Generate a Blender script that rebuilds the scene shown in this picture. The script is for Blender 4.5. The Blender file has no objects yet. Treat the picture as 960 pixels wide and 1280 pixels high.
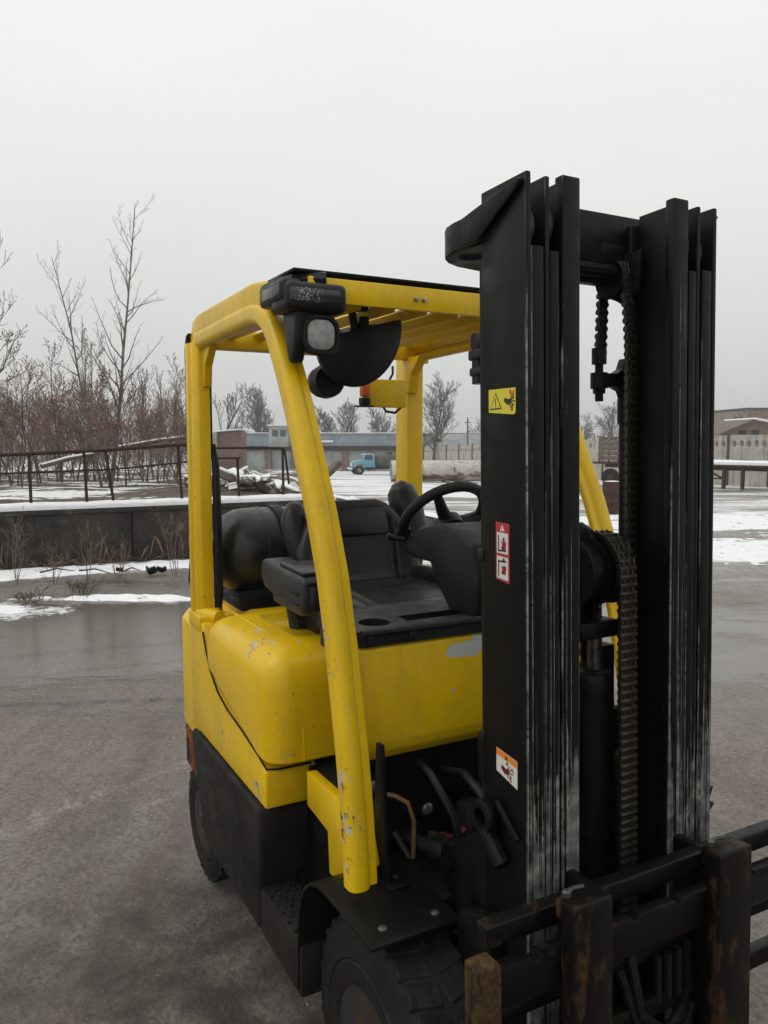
import bpy, bmesh, math, random
from mathutils import Vector, Matrix, noise

# ---------------------------------------------------------------- camera, sky, sun, exposure
scene = bpy.context.scene
COL = scene.collection
R = math.radians
YAW = math.atan(530 / 986)                # truck axis against the line of sight
F = 986.0
CAM = Vector((1.48, -1.22, 1.675))
cam_data = bpy.data.cameras.new('camera')
cam_data.sensor_fit = 'VERTICAL'
cam_data.sensor_height = 24.0
cam_data.lens = 24.0 * F / 1280
cam_data.clip_start = 0.05
cam_data.clip_end = 3000
cam = bpy.data.objects.new('camera', cam_data)
COL.objects.link(cam)
cam.location = CAM
VIEW = Vector((-math.cos(YAW), math.sin(YAW)))       # horizontal line of sight
RIGHT = Vector((math.sin(YAW), math.cos(YAW)))
cam.rotation_euler = (math.pi / 2 - math.atan(90 / F), 0, math.atan2(-VIEW.x, VIEW.y))
scene.camera = cam

SUN_EL, SUN_AZ = R(52), R(250)            # azimuth of the bright part of the cloud, from +X towards +Y
world = bpy.data.worlds.new('World')
scene.world = world
world.use_nodes = True
nt = world.node_tree
nt.nodes.clear()
def wn(t, **k):
    n = nt.nodes.new(t)
    for a, b in k.items():
        setattr(n, a, b)
    return n
w_out = wn('ShaderNodeOutputWorld')
w_sky = wn('ShaderNodeTexSky', sky_type='NISHITA', sun_disc=False, sun_elevation=SUN_EL, sun_rotation=math.pi / 2 - SUN_AZ, dust_density=6.0, air_density=1.0)
w_hs = wn('ShaderNodeHueSaturation')
w_hs.inputs['Saturation'].default_value = 0.12
nt.links.new(w_sky.outputs[0], w_hs.inputs['Color'])
w_b1 = wn('ShaderNodeBackground')
w_b1.inputs['Strength'].default_value = 0.10
nt.links.new(w_hs.outputs[0], w_b1.inputs['Color'])
w_tc = wn('ShaderNodeTexCoord')
w_sep = wn('ShaderNodeSeparateXYZ')
nt.links.new(w_tc.outputs['Generated'], w_sep.inputs[0])
w_ramp = wn('ShaderNodeValToRGB')
cr = w_ramp.color_ramp
cr.elements[0].position = 0.0
cr.elements[0].color = (0.540, 0.548, 0.537, 1)
cr.elements[1].position = 1.0
cr.elements[1].color = (0.96, 0.97, 0.95, 1)
for pos, c in ((0.12, (0.615, 0.627, 0.612, 1)), (0.30, (0.730, 0.740, 0.716, 1)), (0.50, (0.815, 0.824, 0.80, 1))):
    e = cr.elements.new(pos)
    e.color = c
nt.links.new(w_sep.outputs['Z'], w_ramp.inputs[0])
w_map = wn('ShaderNodeMapping')
w_map.inputs['Scale'].default_value = (1.0, 1.0, 3.0)
nt.links.new(w_tc.outputs['Generated'], w_map.inputs['Vector'])
w_no = wn('ShaderNodeTexNoise')
w_no.inputs['Scale'].default_value = 1.6
w_no.inputs['Detail'].default_value = 5
nt.links.new(w_map.outputs[0], w_no.inputs['Vector'])
w_mr = wn('ShaderNodeMapRange')
w_mr.inputs['From Min'].default_value = 0.3
w_mr.inputs['From Max'].default_value = 0.7
w_mr.inputs['To Min'].default_value = 0.965
w_mr.inputs['To Max'].default_value = 1.03
nt.links.new(w_no.outputs['Fac'], w_mr.inputs['Value'])
w_mul = wn('ShaderNodeVectorMath', operation='SCALE')
nt.links.new(w_ramp.outputs['Color'], w_mul.inputs[0])
nt.links.new(w_mr.outputs[0], w_mul.inputs['Scale'])
w_b2 = wn('ShaderNodeBackground')
w_b2.inputs['Strength'].default_value = 1.22
nt.links.new(w_mul.outputs[0], w_b2.inputs['Color'])
w_mix = wn('ShaderNodeMixShader')
w_mix.inputs[0].default_value = 0.93
nt.links.new(w_b1.outputs[0], w_mix.inputs[1])
nt.links.new(w_b2.outputs[0], w_mix.inputs[2])
nt.links.new(w_mix.outputs[0], w_out.inputs['Surface'])

sun_data = bpy.data.lights.new('sun', 'SUN')
sun_data.energy = 0.6
sun_data.angle = R(35)
sun_data.color = (1.0, 0.97, 0.92)
sun = bpy.data.objects.new('sun', sun_data)
COL.objects.link(sun)
sun_dir = Vector((math.cos(SUN_AZ) * math.cos(SUN_EL), math.sin(SUN_AZ) * math.cos(SUN_EL), math.sin(SUN_EL)))
sun.rotation_euler = sun_dir.to_track_quat('Z', 'Y').to_euler()
sun.location = (0, 0, 30)

scene.view_settings.view_transform = 'Standard'
scene.view_settings.look = 'None'
scene.view_settings.exposure = 0.0
scene.view_settings.gamma = 1.0
scene.view_settings.use_curve_mapping = False
scene.render.engine = 'CYCLES'
scene.cycles.use_denoising = True
scene.cycles.max_bounces = 5
scene.cycles.diffuse_bounces = 3
scene.cycles.glossy_bounces = 3
scene.cycles.volume_bounces = 0
scene.cycles.use_adaptive_sampling = True
scene.cycles.adaptive_threshold = 0.015
scene.cycles.transparent_max_bounces = 6
random.seed(4)

# ---------------------------------------------------------------- mesh helpers
class MB:
    """collects shapes; build() links them as one mesh object"""
    def __init__(self):
        self.v, self.f, self.m = [], [], []
    def add(self, verts, faces, mi=0, mat=None):
        o = len(self.v)
        if mat is not None:
            verts = [mat @ Vector(p) for p in verts]
        self.v.extend([tuple(p) for p in verts])
        self.f.extend([tuple(i + o for i in q) for q in faces])
        self.m.extend([mi] * len(faces))
        return self
    def bm(self, b, mi=0, mat=None):
        b.verts.index_update()
        self.add([p.co.copy() for p in b.verts], [[q.index for q in fc.verts] for fc in b.faces], mi, mat)
        b.free()
        return self
    def box(self, c, s, bevel=0.0, seg=2, rot=None, mi=0, mat=None):
        b = bmesh.new()
        bmesh.ops.create_cube(b, size=1.0)
        for p in b.verts:
            p.co = Vector((p.co.x * s[0], p.co.y * s[1], p.co.z * s[2]))
        if bevel > 0:
            bmesh.ops.bevel(b, geom=list(b.edges), offset=min(bevel, min(s) * 0.49), segments=seg, profile=0.5, affect='EDGES')
        M = Matrix.Translation(Vector(c))
        if rot:
            M = M @ Matrix.Rotation(rot[2], 4, 'Z') @ Matrix.Rotation(rot[1], 4, 'Y') @ Matrix.Rotation(rot[0], 4, 'X')
        return self.bm(b, mi, (mat @ M) if mat is not None else M)
    def span(self, a, b, bevel=0.0, seg=2, mi=0, mat=None):
        return self.box([(a[i] + b[i]) / 2 for i in range(3)], [abs(b[i] - a[i]) for i in range(3)], bevel, seg, None, mi, mat)
    def prism(self, poly, axis, a0, a1, bevel=0.0, seg=2, mi=0, mat=None):
        """polygon in the plane across the axis, extruded along it. X: (y,z)  Y: (x,z)  Z: (x,y)"""
        b = bmesh.new()
        mk = {'X': lambda p, a: (a, p[0], p[1]), 'Y': lambda p, a: (p[0], a, p[1]), 'Z': lambda p, a: (p[0], p[1], a)}[axis]
        lo = [b.verts.new(mk(p, a0)) for p in poly]
        hi = [b.verts.new(mk(p, a1)) for p in poly]
        b.faces.new(lo)
        b.faces.new(list(reversed(hi)))
        n = len(poly)
        for i in range(n):
            b.faces.new([lo[i], hi[i], hi[(i + 1) % n], lo[(i + 1) % n]])
        bmesh.ops.recalc_face_normals(b, faces=list(b.faces))
        if bevel > 0:
            bmesh.ops.bevel(b, geom=list(b.edges), offset=bevel, segments=seg, profile=0.5, affect='EDGES')
        return self.bm(b, mi, mat)
    def rings(self, rings, closed=False, cap=True, mi=0, mat=None):
        n = len(rings[0])
        v = [p for r in rings for p in r]
        f = []
        k = len(rings)
        for i in range(k if closed else k - 1):
            a, c = i * n, ((i + 1) % k) * n
            for j in range(n):
                f.append((a + j, a + (j + 1) % n, c + (j + 1) % n, c + j))
        if cap and not closed:
            f.append(tuple(reversed(range(n))))
            f.append(tuple(range((k - 1) * n, k * n)))
        return self.add(v, f, mi, mat)
    def tube(self, path, r, n=8, cap=True, prof=None, up=None, closed=False, mi=0, mat=None):
        """r: radius or list; prof: list of (u, v) used instead of the circle (scaled by r)"""
        P = [Vector(p) for p in path]
        k = len(P)
        rr = r if isinstance(r, (list, tuple)) else [r] * k
        if prof is None:
            prof = [(math.cos(2 * math.pi * j / n), math.sin(2 * math.pi * j / n)) for j in range(n)]
        T = []
        for i in range(k):
            if closed:
                t = P[(i + 1) % k] - P[i - 1]
            else:
                t = P[min(i + 1, k - 1)] - P[max(i - 1, 0)]
            T.append(t.normalized() if t.length > 1e-9 else Vector((0, 0, 1)))
        U = Vector(up) if up else (Vector((0, 0, 1)) if abs(T[0].z) < 0.9 else Vector((1, 0, 0)))
        rings = []
        for i in range(k):
            side = T[i].cross(U)
            side = side.normalized() if side.length > 1e-6 else Vector((0, 1, 0))
            if not up:
                U2 = side.cross(T[i]).normalized()
                U = U2
            else:
                U2 = side.cross(T[i]).normalized()
            rings.append([P[i] + side * (a * rr[i]) + U2 * (b * rr[i]) for a, b in prof])
        return self.rings(rings, closed, cap, mi, mat)
    def lathe(self, prof, c, axis='Y', n=24, closed=False, mi=0, mat=None):
        """prof: (radius, along)"""
        rings = []
        for r, h in prof:
            ring = []
            for j in range(n):
                a = 2 * math.pi * j / n
                p, q = r * math.cos(a), r * math.sin(a)
                w = {'X': (h, p, q), 'Y': (p, h, q), 'Z': (p, q, h)}[axis]
                ring.append((c[0] + w[0], c[1] + w[1], c[2] + w[2]))
            rings.append(ring)
        return self.rings(rings, closed, True, mi, mat)
    def plate(self, outer, holes, axis, a0, a1, mi=0, mat=None):
        """flat plate with through holes"""
        b = bmesh.new()
        mk = {'X': lambda p, a: (a, p[0], p[1]), 'Y': lambda p, a: (p[0], a, p[1]), 'Z': lambda p, a: (p[0], p[1], a)}[axis]
        es = []
        for loop in [outer] + holes:
            vs = [b.verts.new(mk(p, a0)) for p in loop]
            es += [b.edges.new((vs[i], vs[(i + 1) % len(vs)])) for i in range(len(vs))]
        bmesh.ops.triangle_fill(b, use_beauty=True, use_dissolve=False, edges=es)
        ret = bmesh.ops.extrude_face_region(b, geom=list(b.faces))
        k = 'XYZ'.index(axis)
        for g in ret['geom']:
            if isinstance(g, bmesh.types.BMVert):
                g.co[k] = a1
        bmesh.ops.recalc_face_normals(b, faces=list(b.faces))
        return self.bm(b, mi, mat)
    def mesh(self, name, mats=None, smooth=35):
        me = bpy.data.meshes.new(name)
        me.from_pydata(self.v, [], self.f)
        if mats:
            for m in (mats if isinstance(mats, (list, tuple)) else [mats]):
                me.materials.append(m)
            me.polygons.foreach_set('material_index', self.m)
        if smooth:
            me.polygons.foreach_set('use_smooth', [True] * len(me.polygons))
            me.update()
            me.set_sharp_from_angle(angle=R(smooth))
        me.update()
        return me
    def build(self, name, mats, parent=None, smooth=35, label=None, fix=False):
        me = self.mesh(name, mats, smooth)
        if fix:
            b = bmesh.new()
            b.from_mesh(me)
            bmesh.ops.recalc_face_normals(b, faces=list(b.faces))
            b.to_mesh(me)
            b.free()
            me.set_sharp_from_angle(angle=R(smooth or 180))
        o = bpy.data.objects.new(name, me)
        COL.objects.link(o)
        if parent:
            put(o, parent)
        if label:
            o['label'] = label
        return o

def put(o, parent):
    """meshes are written in world space (or in the parent's tilt frame); undo the parents' offset"""
    o.parent = parent
    o.matrix_parent_inverse = PINV.get(parent.name, Matrix.Identity(4))
PINV = {}
def empty(name, loc=(0, 0, 0), parent=None, world_children=True):
    o = bpy.data.objects.new(name, None)
    o.empty_display_size = 0.1
    COL.objects.link(o)
    o.location = loc
    if world_children:
        PINV[o.name] = Matrix.Translation(-Vector(loc))
    if parent:
        o.parent = parent
        o.matrix_parent_inverse = PINV.get(parent.name, Matrix.Identity(4))
    return o
def tag(o, label=None, cat=None, group=None, kind=None):
    for k, val in (('label', label), ('category', cat), ('group', group), ('kind', kind)):
        if val:
            o[k] = val
    return o
def link_copy(o, name, loc, parent, rot=None):
    c = bpy.data.objects.new(name, o.data if hasattr(o, 'data') and not isinstance(o, bpy.types.Mesh) else o)
    COL.objects.link(c)
    c.location = loc
    if rot:
        c.rotation_euler = rot
    if parent:
        put(c, parent)
    return c

def slope(u):
    """the yard lies flat round the truck and then falls away gently"""
    t = max(0.0, u - 5.0)
    return -0.025 * (t * t / (t + 3.0))
def along(x, y):
    return (x - CAM.x) * VIEW.x + (y - CAM.y) * VIEW.y
def ground_z(x, y):
    return slope(along(x, y))
def W(px, d, z=None):
    """a place on the yard: bearing as a column of the picture, d metres ahead"""
    r = (px - 480) / F * d
    x = CAM.x + r * RIGHT.x + d * VIEW.x
    y = CAM.y + r * RIGHT.y + d * VIEW.y
    return Vector((x, y, ground_z(x, y) if z is None else z))
def H(py, d):
    return CAM.z - (py - 550) * d / F
FACE = math.atan2(RIGHT.y, RIGHT.x)      # turn of something that runs across the line of sight

# ---------------------------------------------------------------- materials
class NT:
    def __init__(self, name):
        self.mat = bpy.data.materials.new(name)
        self.mat.use_nodes = True
        self.t = self.mat.node_tree
        self.b = self.t.nodes['Principled BSDF']
        self._pos = None
    def n(self, typ, ins=None, **k):
        x = self.t.nodes.new(typ)
        for a, v in k.items():
            setattr(x, a, v)
        for a, v in (ins or {}).items():
            self.set(x.inputs[a], v)
        return x
    def set(self, sock, v):
        if hasattr(v, 'is_output') or isinstance(v, bpy.types.NodeSocket):
            self.t.links.new(v, sock)
        else:
            sock.default_value = v
    def pos(self):
        if not self._pos:
            self._pos = self.n('ShaderNodeTexCoord').outputs['Object']
        return self._pos
    def world(self):
        return self.n('ShaderNodeNewGeometry').outputs['Position']
    def sep(self, v):
        return self.n('ShaderNodeSeparateXYZ', {0: v}).outputs
    def scale(self, v, s, rot=(0, 0, 0), loc=(0, 0, 0)):
        return self.n('ShaderNodeMapping', {'Vector': v, 'Scale': s, 'Rotation': rot, 'Location': loc}).outputs[0]
    def noise(self, v, s, detail=4, rough=0.55, dist=0.0):
        return self.n('ShaderNodeTexNoise', {'Vector': v, 'Scale': s, 'Detail': detail, 'Roughness': rough, 'Distortion': dist}).outputs['Fac']
    def voro(self, v, s, out='Distance', feature='F1'):
        return self.n('ShaderNodeTexVoronoi', {'Vector': v, 'Scale': s}, feature=feature).outputs[out]
    def step(self, x, a, b, to0=0.0, to1=1.0):
        return self.n('ShaderNodeMapRange', {'Value': x, 'From Min': a, 'From Max': b, 'To Min': to0, 'To Max': to1}, interpolation_type='SMOOTHSTEP').outputs[0]
    def math(self, op, a, b=0.0, c=None, clamp=False):
        x = self.n('ShaderNodeMath', {0: a, 1: b}, operation=op, use_clamp=clamp)
        if c is not None:
            self.set(x.inputs[2], c)
        return x.outputs[0]
    def mix(self, fac, a, b):
        x = self.n('ShaderNodeMix', data_type='RGBA')
        self.set(x.inputs[0], fac)
        for i, c in ((6, a), (7, b)):
            self.set(x.inputs[i], (*c, 1) if isinstance(c, tuple) and len(c) == 3 else c)
        return x.outputs[2]
    def mixf(self, fac, a, b):
        x = self.n('ShaderNodeMix', data_type='FLOAT')
        self.set(x.inputs[0], fac)
        self.set(x.inputs[2], a)
        self.set(x.inputs[3], b)
        return x.outputs[0]
    def bump(self, h, strength=0.3, dist=0.01):
        self.set(self.b.inputs['Normal'], self.n('ShaderNodeBump', {'Height': h, 'Strength': strength, 'Distance': dist}).outputs[0])
    def col(self, c):
        self.set(self.b.inputs['Base Color'], (*c, 1) if isinstance(c, tuple) and len(c) == 3 else c)
    def rough(self, r):
        self.set(self.b.inputs['Roughness'], r)
    def spot(self, centers):
        """soft patches round given places (object space)"""
        acc = None
        for c, r in centers:
            d = self.n('ShaderNodeVectorMath', {0: self.pos(), 1: c}, operation='DISTANCE').outputs['Value']
            m = self.step(d, r, r * 0.25)
            acc = m if acc is None else self.math('MAXIMUM', acc, m)
        return acc

def simple(name, c, rough=0.6, metal=0.0, var=0.25, scale=6.0, bump=0.0, bscale=40.0, bdist=0.004, dirt=None, spec=None, dust=0.0):
    k = NT(name)
    if spec is not None:
        k.b.inputs['Specular IOR Level'].default_value = spec
    v = k.pos()
    n1 = k.noise(v, scale, 5)
    lo = tuple(x * (1 - var) for x in c)
    hi = tuple(min(1, x * (1 + var)) for x in c)
    base = k.mix(k.step(n1, 0.3, 0.7), lo, hi)
    if dirt:
        base = k.mix(k.math('MULTIPLY', k.step(k.noise(v, scale * 2.3, 6, 0.65), 0.5, 0.75), 0.8), base, dirt)
    if dust:
        up_ = k.step(k.sep(k.n('ShaderNodeNewGeometry').outputs['Normal'])[2], 0.35, 0.95)
        dm = k.math('MULTIPLY', k.math('MULTIPLY', up_, k.step(k.noise(v, 16, 7, 0.75), 0.34, 0.68)), dust)
        sc_ = k.step(k.noise(k.scale(v, (25, 140, 60), (0.4, 0.2, 0.6)), 1.0, 3, 0.6), 0.66, 0.70)
        base = k.mix(k.math('MAXIMUM', dm, k.math('MULTIPLY', sc_, dust * 0.5)), base, (0.085, 0.080, 0.072))
    k.col(base)
    k.rough(k.step(k.noise(v, scale * 3, 3), 0.3, 0.7, rough * 0.85, min(1, rough * 1.15)))
    k.b.inputs['Metallic'].default_value = metal
    if bump:
        k.bump(k.noise(v, bscale, 4), bump, bdist)
    return k.mat

def yellow(name, chips, gray=None, c=(0.745, 0.475, 0.002)):
    """old industrial yellow: grime film, fine chips everywhere, bare patches where it has been knocked"""
    k = NT(name)
    v = k.pos()
    base = k.mix(k.step(k.noise(v, 3.0, 5, 0.6), 0.3, 0.75), tuple(x * 0.93 for x in c), (c[0] * 1.05, c[1] * 1.06, c[2]))
    film = k.step(k.noise(k.scale(v, (7, 7, 2.2)), 1.0, 7, 0.72), 0.44, 0.78)
    base = k.mix(k.math('MULTIPLY', film, 0.40), base, (0.30, 0.195, 0.035))
    mott = k.step(k.noise(v, 26, 6, 0.75), 0.50, 0.72)
    base = k.mix(k.math('MULTIPLY', mott, 0.22), base, (0.34, 0.23, 0.05))
    drip = k.step(k.noise(k.scale(v, (40, 40, 1.6)), 1.0, 4, 0.6), 0.60, 0.78)
    base = k.mix(k.math('MULTIPLY', drip, 0.22), base, (0.27, 0.19, 0.05))
    fine = k.step(k.noise(v, 70, 3, 0.6), 0.685, 0.71)
    speck = k.step(k.noise(v, 6, 3), 0.48, 0.58)
    wear = k.math('MULTIPLY', fine, speck)
    cp = k.noise(k.scale(v, (1, 1, 0.8)), 30, 5, 0.68)
    sc = k.math('MAXIMUM', k.step(k.noise(k.scale(v, (14, 14, 110), (0.5, 0.3, 0.2)), 1.0, 3, 0.5), 0.705, 0.72), k.step(k.noise(k.scale(v, (120, 120, 9), (0.3, -0.5, 0.2)), 1.0, 2, 0.5), 0.72, 0.735))
    wear = k.math('MAXIMUM', wear, k.math('MULTIPLY', sc, k.step(k.noise(v, 4, 2), 0.47, 0.57)))
    if chips:
        zone = k.spot(chips)
        big = k.step(k.math('ADD', k.noise(k.scale(v, (1, 1, 0.8)), 62, 6, 0.72), k.math('MULTIPLY', zone, 0.17)), 0.655, 0.672)
        big = k.math('MULTIPLY', big, k.step(zone, 0.02, 0.1))
        wear = k.math('MAXIMUM', wear, big)
    under = k.mix(k.step(k.noise(v, 42, 4), 0.42, 0.56), (0.12, 0.065, 0.03), (0.48, 0.45, 0.36))
    base = k.mix(wear, base, under)
    if gray:
        g = None
        for cc, r, sq in gray:
            dv = k.n('ShaderNodeVectorMath', {0: v, 1: cc}, operation='SUBTRACT').outputs[0]
            d = k.n('ShaderNodeVectorMath', {0: k.scale(dv, sq)}, operation='LENGTH').outputs['Value']
            d = k.math('ADD', d, k.math('MULTIPLY', k.math('SUBTRACT', k.noise(v, 28, 4, 0.6), 0.5), r * 1.7))
            s_ = k.step(d, r, r * 0.96)
            g = s_ if g is None else k.math('MAXIMUM', g, s_)
        base = k.mix(g, base, (0.44, 0.46, 0.44))
        wear = k.math('MAXIMUM', wear, g)
    k.col(base)
    k.rough(k.mixf(wear, k.step(k.noise(v, 18, 4), 0.3, 0.7, 0.26, 0.42), 0.7))
    k.b.inputs['Specular IOR Level'].default_value = 0.36
    k.bump(k.math('ADD', k.math('MULTIPLY', wear, -0.5), k.math('MULTIPLY', k.noise(v, 14, 3), 0.35)), 0.25, 0.002)
    return k.mat

def black_paint(name, c=(0.004, 0.0042, 0.0044), wear_amt=0.35, rough=0.42, edge=(0.20, 0.20, 0.185)):
    k = NT(name)
    k.b.inputs['Specular IOR Level'].default_value = 0.14
    v = k.pos()
    base = k.mix(k.step(k.noise(v, 6, 5), 0.35, 0.7), c, tuple(x * 2.0 for x in c))
    dust = k.step(k.noise(v, 12, 6, 0.7), 0.5, 0.8)
    base = k.mix(k.math('MULTIPLY', dust, 0.35), base, (0.012, 0.011, 0.0098))
    sp = k.step(k.noise(v, 70, 4, 0.6), 0.72, 0.74)
    sp = k.math('MULTIPLY', sp, k.step(k.noise(v, 7, 3), 0.5, 0.6))
    sp = k.math('MULTIPLY', sp, wear_amt)
    base = k.mix(sp, base, edge)
    k.col(base)
    k.rough(k.step(k.noise(v, 20, 4), 0.3, 0.7, rough * 0.75, min(1, rough * 1.3)))
    k.bump(k.noise(v, 60, 3), 0.12, 0.002)
    return k.mat

def rail_paint():
    """mast rails: black paint worn to bare steel in vertical streaks on the front faces, more towards the bottom"""
    k = NT('mast_rail_paint')
    v = k.pos()
    s = k.sep(v)
    k.b.inputs['Specular IOR Level'].default_value = 0.14
    c = (0.0030, 0.0031, 0.0033)
    base = k.mix(k.step(k.noise(v, 5, 5), 0.35, 0.7), c, (0.0050, 0.0052, 0.0055))
    dust = k.step(k.noise(k.scale(v, (12, 12, 3)), 1.0, 6, 0.7), 0.48, 0.8)
    base = k.mix(k.math('MULTIPLY', dust, 0.4), base, (0.0095, 0.0092, 0.0088))
    front = k.step(s[0], -0.0085, -0.0015)
    low = k.step(s[2], 1.42, 0.80)
    streak = k.noise(k.scale(v, (150, 150, 0.9)), 1.0, 4, 0.7)
    patch = k.noise(k.scale(v, (70, 70, 22)), 1.0, 7, 0.8)
    broad = k.noise(k.scale(v, (9, 9, 2.2)), 1.0, 3, 0.6)
    val = k.math('ADD', k.math('ADD', k.math('MULTIPLY', streak, 0.5), k.math('MULTIPLY', patch, 0.25)), k.math('MULTIPLY', broad, 0.25))
    val = k.math('ADD', val, k.math('MULTIPLY', low, 0.165))
    wear = k.math('MULTIPLY', k.step(val, 0.640, 0.650), front)
    line_ = k.math('MULTIPLY', k.step(k.noise(k.scale(v, (260, 260, 0.7)), 1.0, 2, 0.5), 0.665, 0.69), k.step(k.noise(k.scale(v, (8, 8, 1.3), (0, 0, 0), (4, 2, 1)), 1.0, 3), 0.50, 0.60))
    wear = k.math('MAXIMUM', wear, k.math('MULTIPLY', k.math('MULTIPLY', line_, front), 0.7))
    ay = k.math('ABSOLUTE', s[1])
    rim = None
    for y0, wd in ((0.1735, 0.0016), (0.1302, 0.0014), (0.152, 0.0010), (0.2020, 0.0014), (0.1808, 0.0012), (0.2488, 0.0013), (0.2612, 0.0017), (0.2140, 0.0012), (0.2205, 0.0010), (0.164, 0.0008)):
        m_ = k.step(k.math('ABSOLUTE', k.math('SUBTRACT', ay, y0)), wd, wd * 0.35)
        rim = m_ if rim is None else k.math('MAXIMUM', rim, m_)
    gate = k.step(k.math('ADD', k.noise(k.scale(v, (30, 30, 1.7)), 1.0, 5, 0.7), k.step(s[2], 2.1, 0.9, -0.05, 0.16)), 0.50, 0.57)
    gate = k.math('MULTIPLY', gate, k.step(k.noise(k.scale(v, (40, 40, 60)), 1.0, 4, 0.7), 0.30, 0.48))
    wear = k.math('MAXIMUM', wear, k.math('MULTIPLY', k.math('MULTIPLY', rim, gate), front))
    nick = k.math('MULTIPLY', k.step(k.noise(k.scale(v, (55, 55, 30)), 1.0, 4, 0.6), 0.72, 0.74), k.step(k.noise(v, 6, 3), 0.5, 0.6))
    wear = k.math('MAXIMUM', wear, k.math('MULTIPLY', nick, 0.5))
    steel = k.mix(k.step(k.noise(v, 25, 5), 0.35, 0.7), (0.10, 0.105, 0.095), (0.29, 0.305, 0.275))
    rust = k.step(k.noise(v, 3.1, 3), 0.70, 0.78)
    steel = k.mix(rust, steel, (0.10, 0.05, 0.025))
    base = k.mix(wear, base, steel)
    k.col(base)
    k.rough(k.mixf(wear, k.step(k.noise(v, 20, 4), 0.3, 0.7, 0.34, 0.55), 0.5))
    k.set(k.b.inputs['Metallic'], k.math('MULTIPLY', wear, 0.25))
    k.bump(k.math('ADD', k.math('MULTIPLY', wear, -0.6), k.noise(v, 50, 3)), 0.15, 0.002)
    return k.mat

def rusty(name, paint, rust=(0.115, 0.052, 0.020), amount=0.5, rough=0.6, scale=6.0, stretch=1.0):
    k = NT(name)
    v = k.pos()
    n1 = k.noise(k.scale(v, (scale, scale, scale * stretch)), 1.0, 7, 0.68)
    m = k.step(n1, 0.62 - 0.3 * amount, 0.72 - 0.3 * amount)
    rcol = k.mix(k.step(k.noise(v, scale * 4, 5), 0.35, 0.7), tuple(x * 0.4 for x in rust), rust)
    k.col(k.mix(m, k.mix(k.step(k.noise(v, scale * 1.5, 4), 0.3, 0.7), tuple(x * 0.75 for x in paint), paint), rcol))
    k.rough(k.mixf(m, rough, 0.8))
    k.b.inputs['Specular IOR Level'].default_value = 0.16
    k.bump(k.noise(v, scale * 9, 4), 0.25, 0.004)
    return k.mat

def plain(name, c, rough=0.5, metal=0.0, emit=None):
    m = bpy.data.materials.new(name)
    m.use_nodes = True
    b = m.node_tree.nodes['Principled BSDF']
    b.inputs['Base Color'].default_value = (*c, 1)
    b.inputs['Roughness'].default_value = rough
    b.inputs['Metallic'].default_value = metal
    return m

M = {}
M['yellow'] = yellow('yellow_paint', None)
M['plastic'] = simple('black_plastic', (0.0078, 0.0080, 0.0083), 0.5, 0, 0.35, 8, 0.25, 220, 0.0015, None, 0.30, 0.45)
M['vinyl'] = simple('black_vinyl', (0.0065, 0.0067, 0.0075), 0.36, 0, 0.3, 9, 0.2, 160, 0.0015, None, 0.32, 0.28)
M['black'] = black_paint('black_paint')
M['dull'] = black_paint('dull_black_paint', (0.0125, 0.0108, 0.0095), 0.5, 0.6, (0.12, 0.11, 0.1))
M['grease'] = simple('greasy_black', (0.0045, 0.0042, 0.004), 0.45, 0.0, 0.6, 18, 0.3, 50, 0.004, None, 0.14)
M['rubber'] = simple('tyre_rubber', (0.0085, 0.008, 0.0078), 0.7, 0, 0.35, 14, 0.35, 70, 0.004, (0.024, 0.021, 0.018), 0.25)
M['steel'] = simple('bare_steel', (0.30, 0.30, 0.29), 0.35, 0.8, 0.3, 30)
M['dirty_steel'] = simple('dirty_steel', (0.07, 0.068, 0.062), 0.4, 0.5, 0.5, 60)
M['chain'] = simple('oiled_chain', (0.035, 0.029, 0.023), 0.38, 0.4, 0.45, 40, 0.2, 200, 0.001, (0.02, 0.012, 0.008))
M['rail'] = rail_paint()
M['rail2'] = black_paint('mast_head_paint', (0.0055, 0.0058, 0.0063), 0.6, 0.45)
M['roller'] = simple('worn_roller', (0.06, 0.06, 0.055), 0.45, 0.5, 0.4, 20)
M['grey_plastic'] = simple('grey_plastic', (0.022, 0.0235, 0.024), 0.45, 0, 0.3, 8, 0.25, 220, 0.0015, None, 0.4, 0.4)
M['tank'] = simple('tank_paint', (0.014, 0.0145, 0.015), 0.36, 0, 0.4, 9, 0.15, 40, 0.002, None, 0.4, 0.5)

# ================================================================ FORKLIFT (x forward, y to the driver's left)
fl = empty('forklift', (-0.7, 0, 0))
tag(fl, 'yellow forklift truck with a tall black mast standing on the wet yard', 'forklift')
M['yellow_leg'] = yellow('yellow_paint_knocked', [((-0.09, -0.49, 0.80), 0.075), ((-0.10, -0.49, 0.90), 0.05), ((-0.07, -0.49, 0.71), 0.035), ((-0.19, -0.50, 1.22), 0.05), ((-0.17, -0.5, 1.14), 0.05), ((-0.31, -0.50, 1.57), 0.035), ((-0.26, -0.5, 1.45), 0.03)])
M['yellow_cowl'] = yellow('yellow_paint_peeled', [((-0.17, 0.0, 1.05), 0.05)], [((-0.19, -0.085, 1.135), 0.034, (1, 0.62, 1.5)), ((-0.19, -0.03, 1.150), 0.03, (1, 0.6, 1.6)), ((-0.19, -0.12, 1.03), 0.007, (1, 1, 1))])
M['yellow_hood'] = yellow('yellow_paint_hood', [((-0.75, -0.46, 1.05), 0.06)], [((-0.86, -0.42, 1.085), 0.018, (0.8, 0.8, 2)), ((-0.66, -0.36, 1.09), 0.013, (0.7, 1, 1)), ((-0.565, -0.375, 0.955), 0.013, (1, 1.2, 0.8)), ((-0.78, -0.5, 0.98), 0.008, (2, 1, 0.5))])
M['yellow_frame'] = yellow('yellow_paint_frame', [((-0.65, -0.5, 0.66), 0.05), ((-1.0, -0.5, 0.7), 0.05)])

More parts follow.
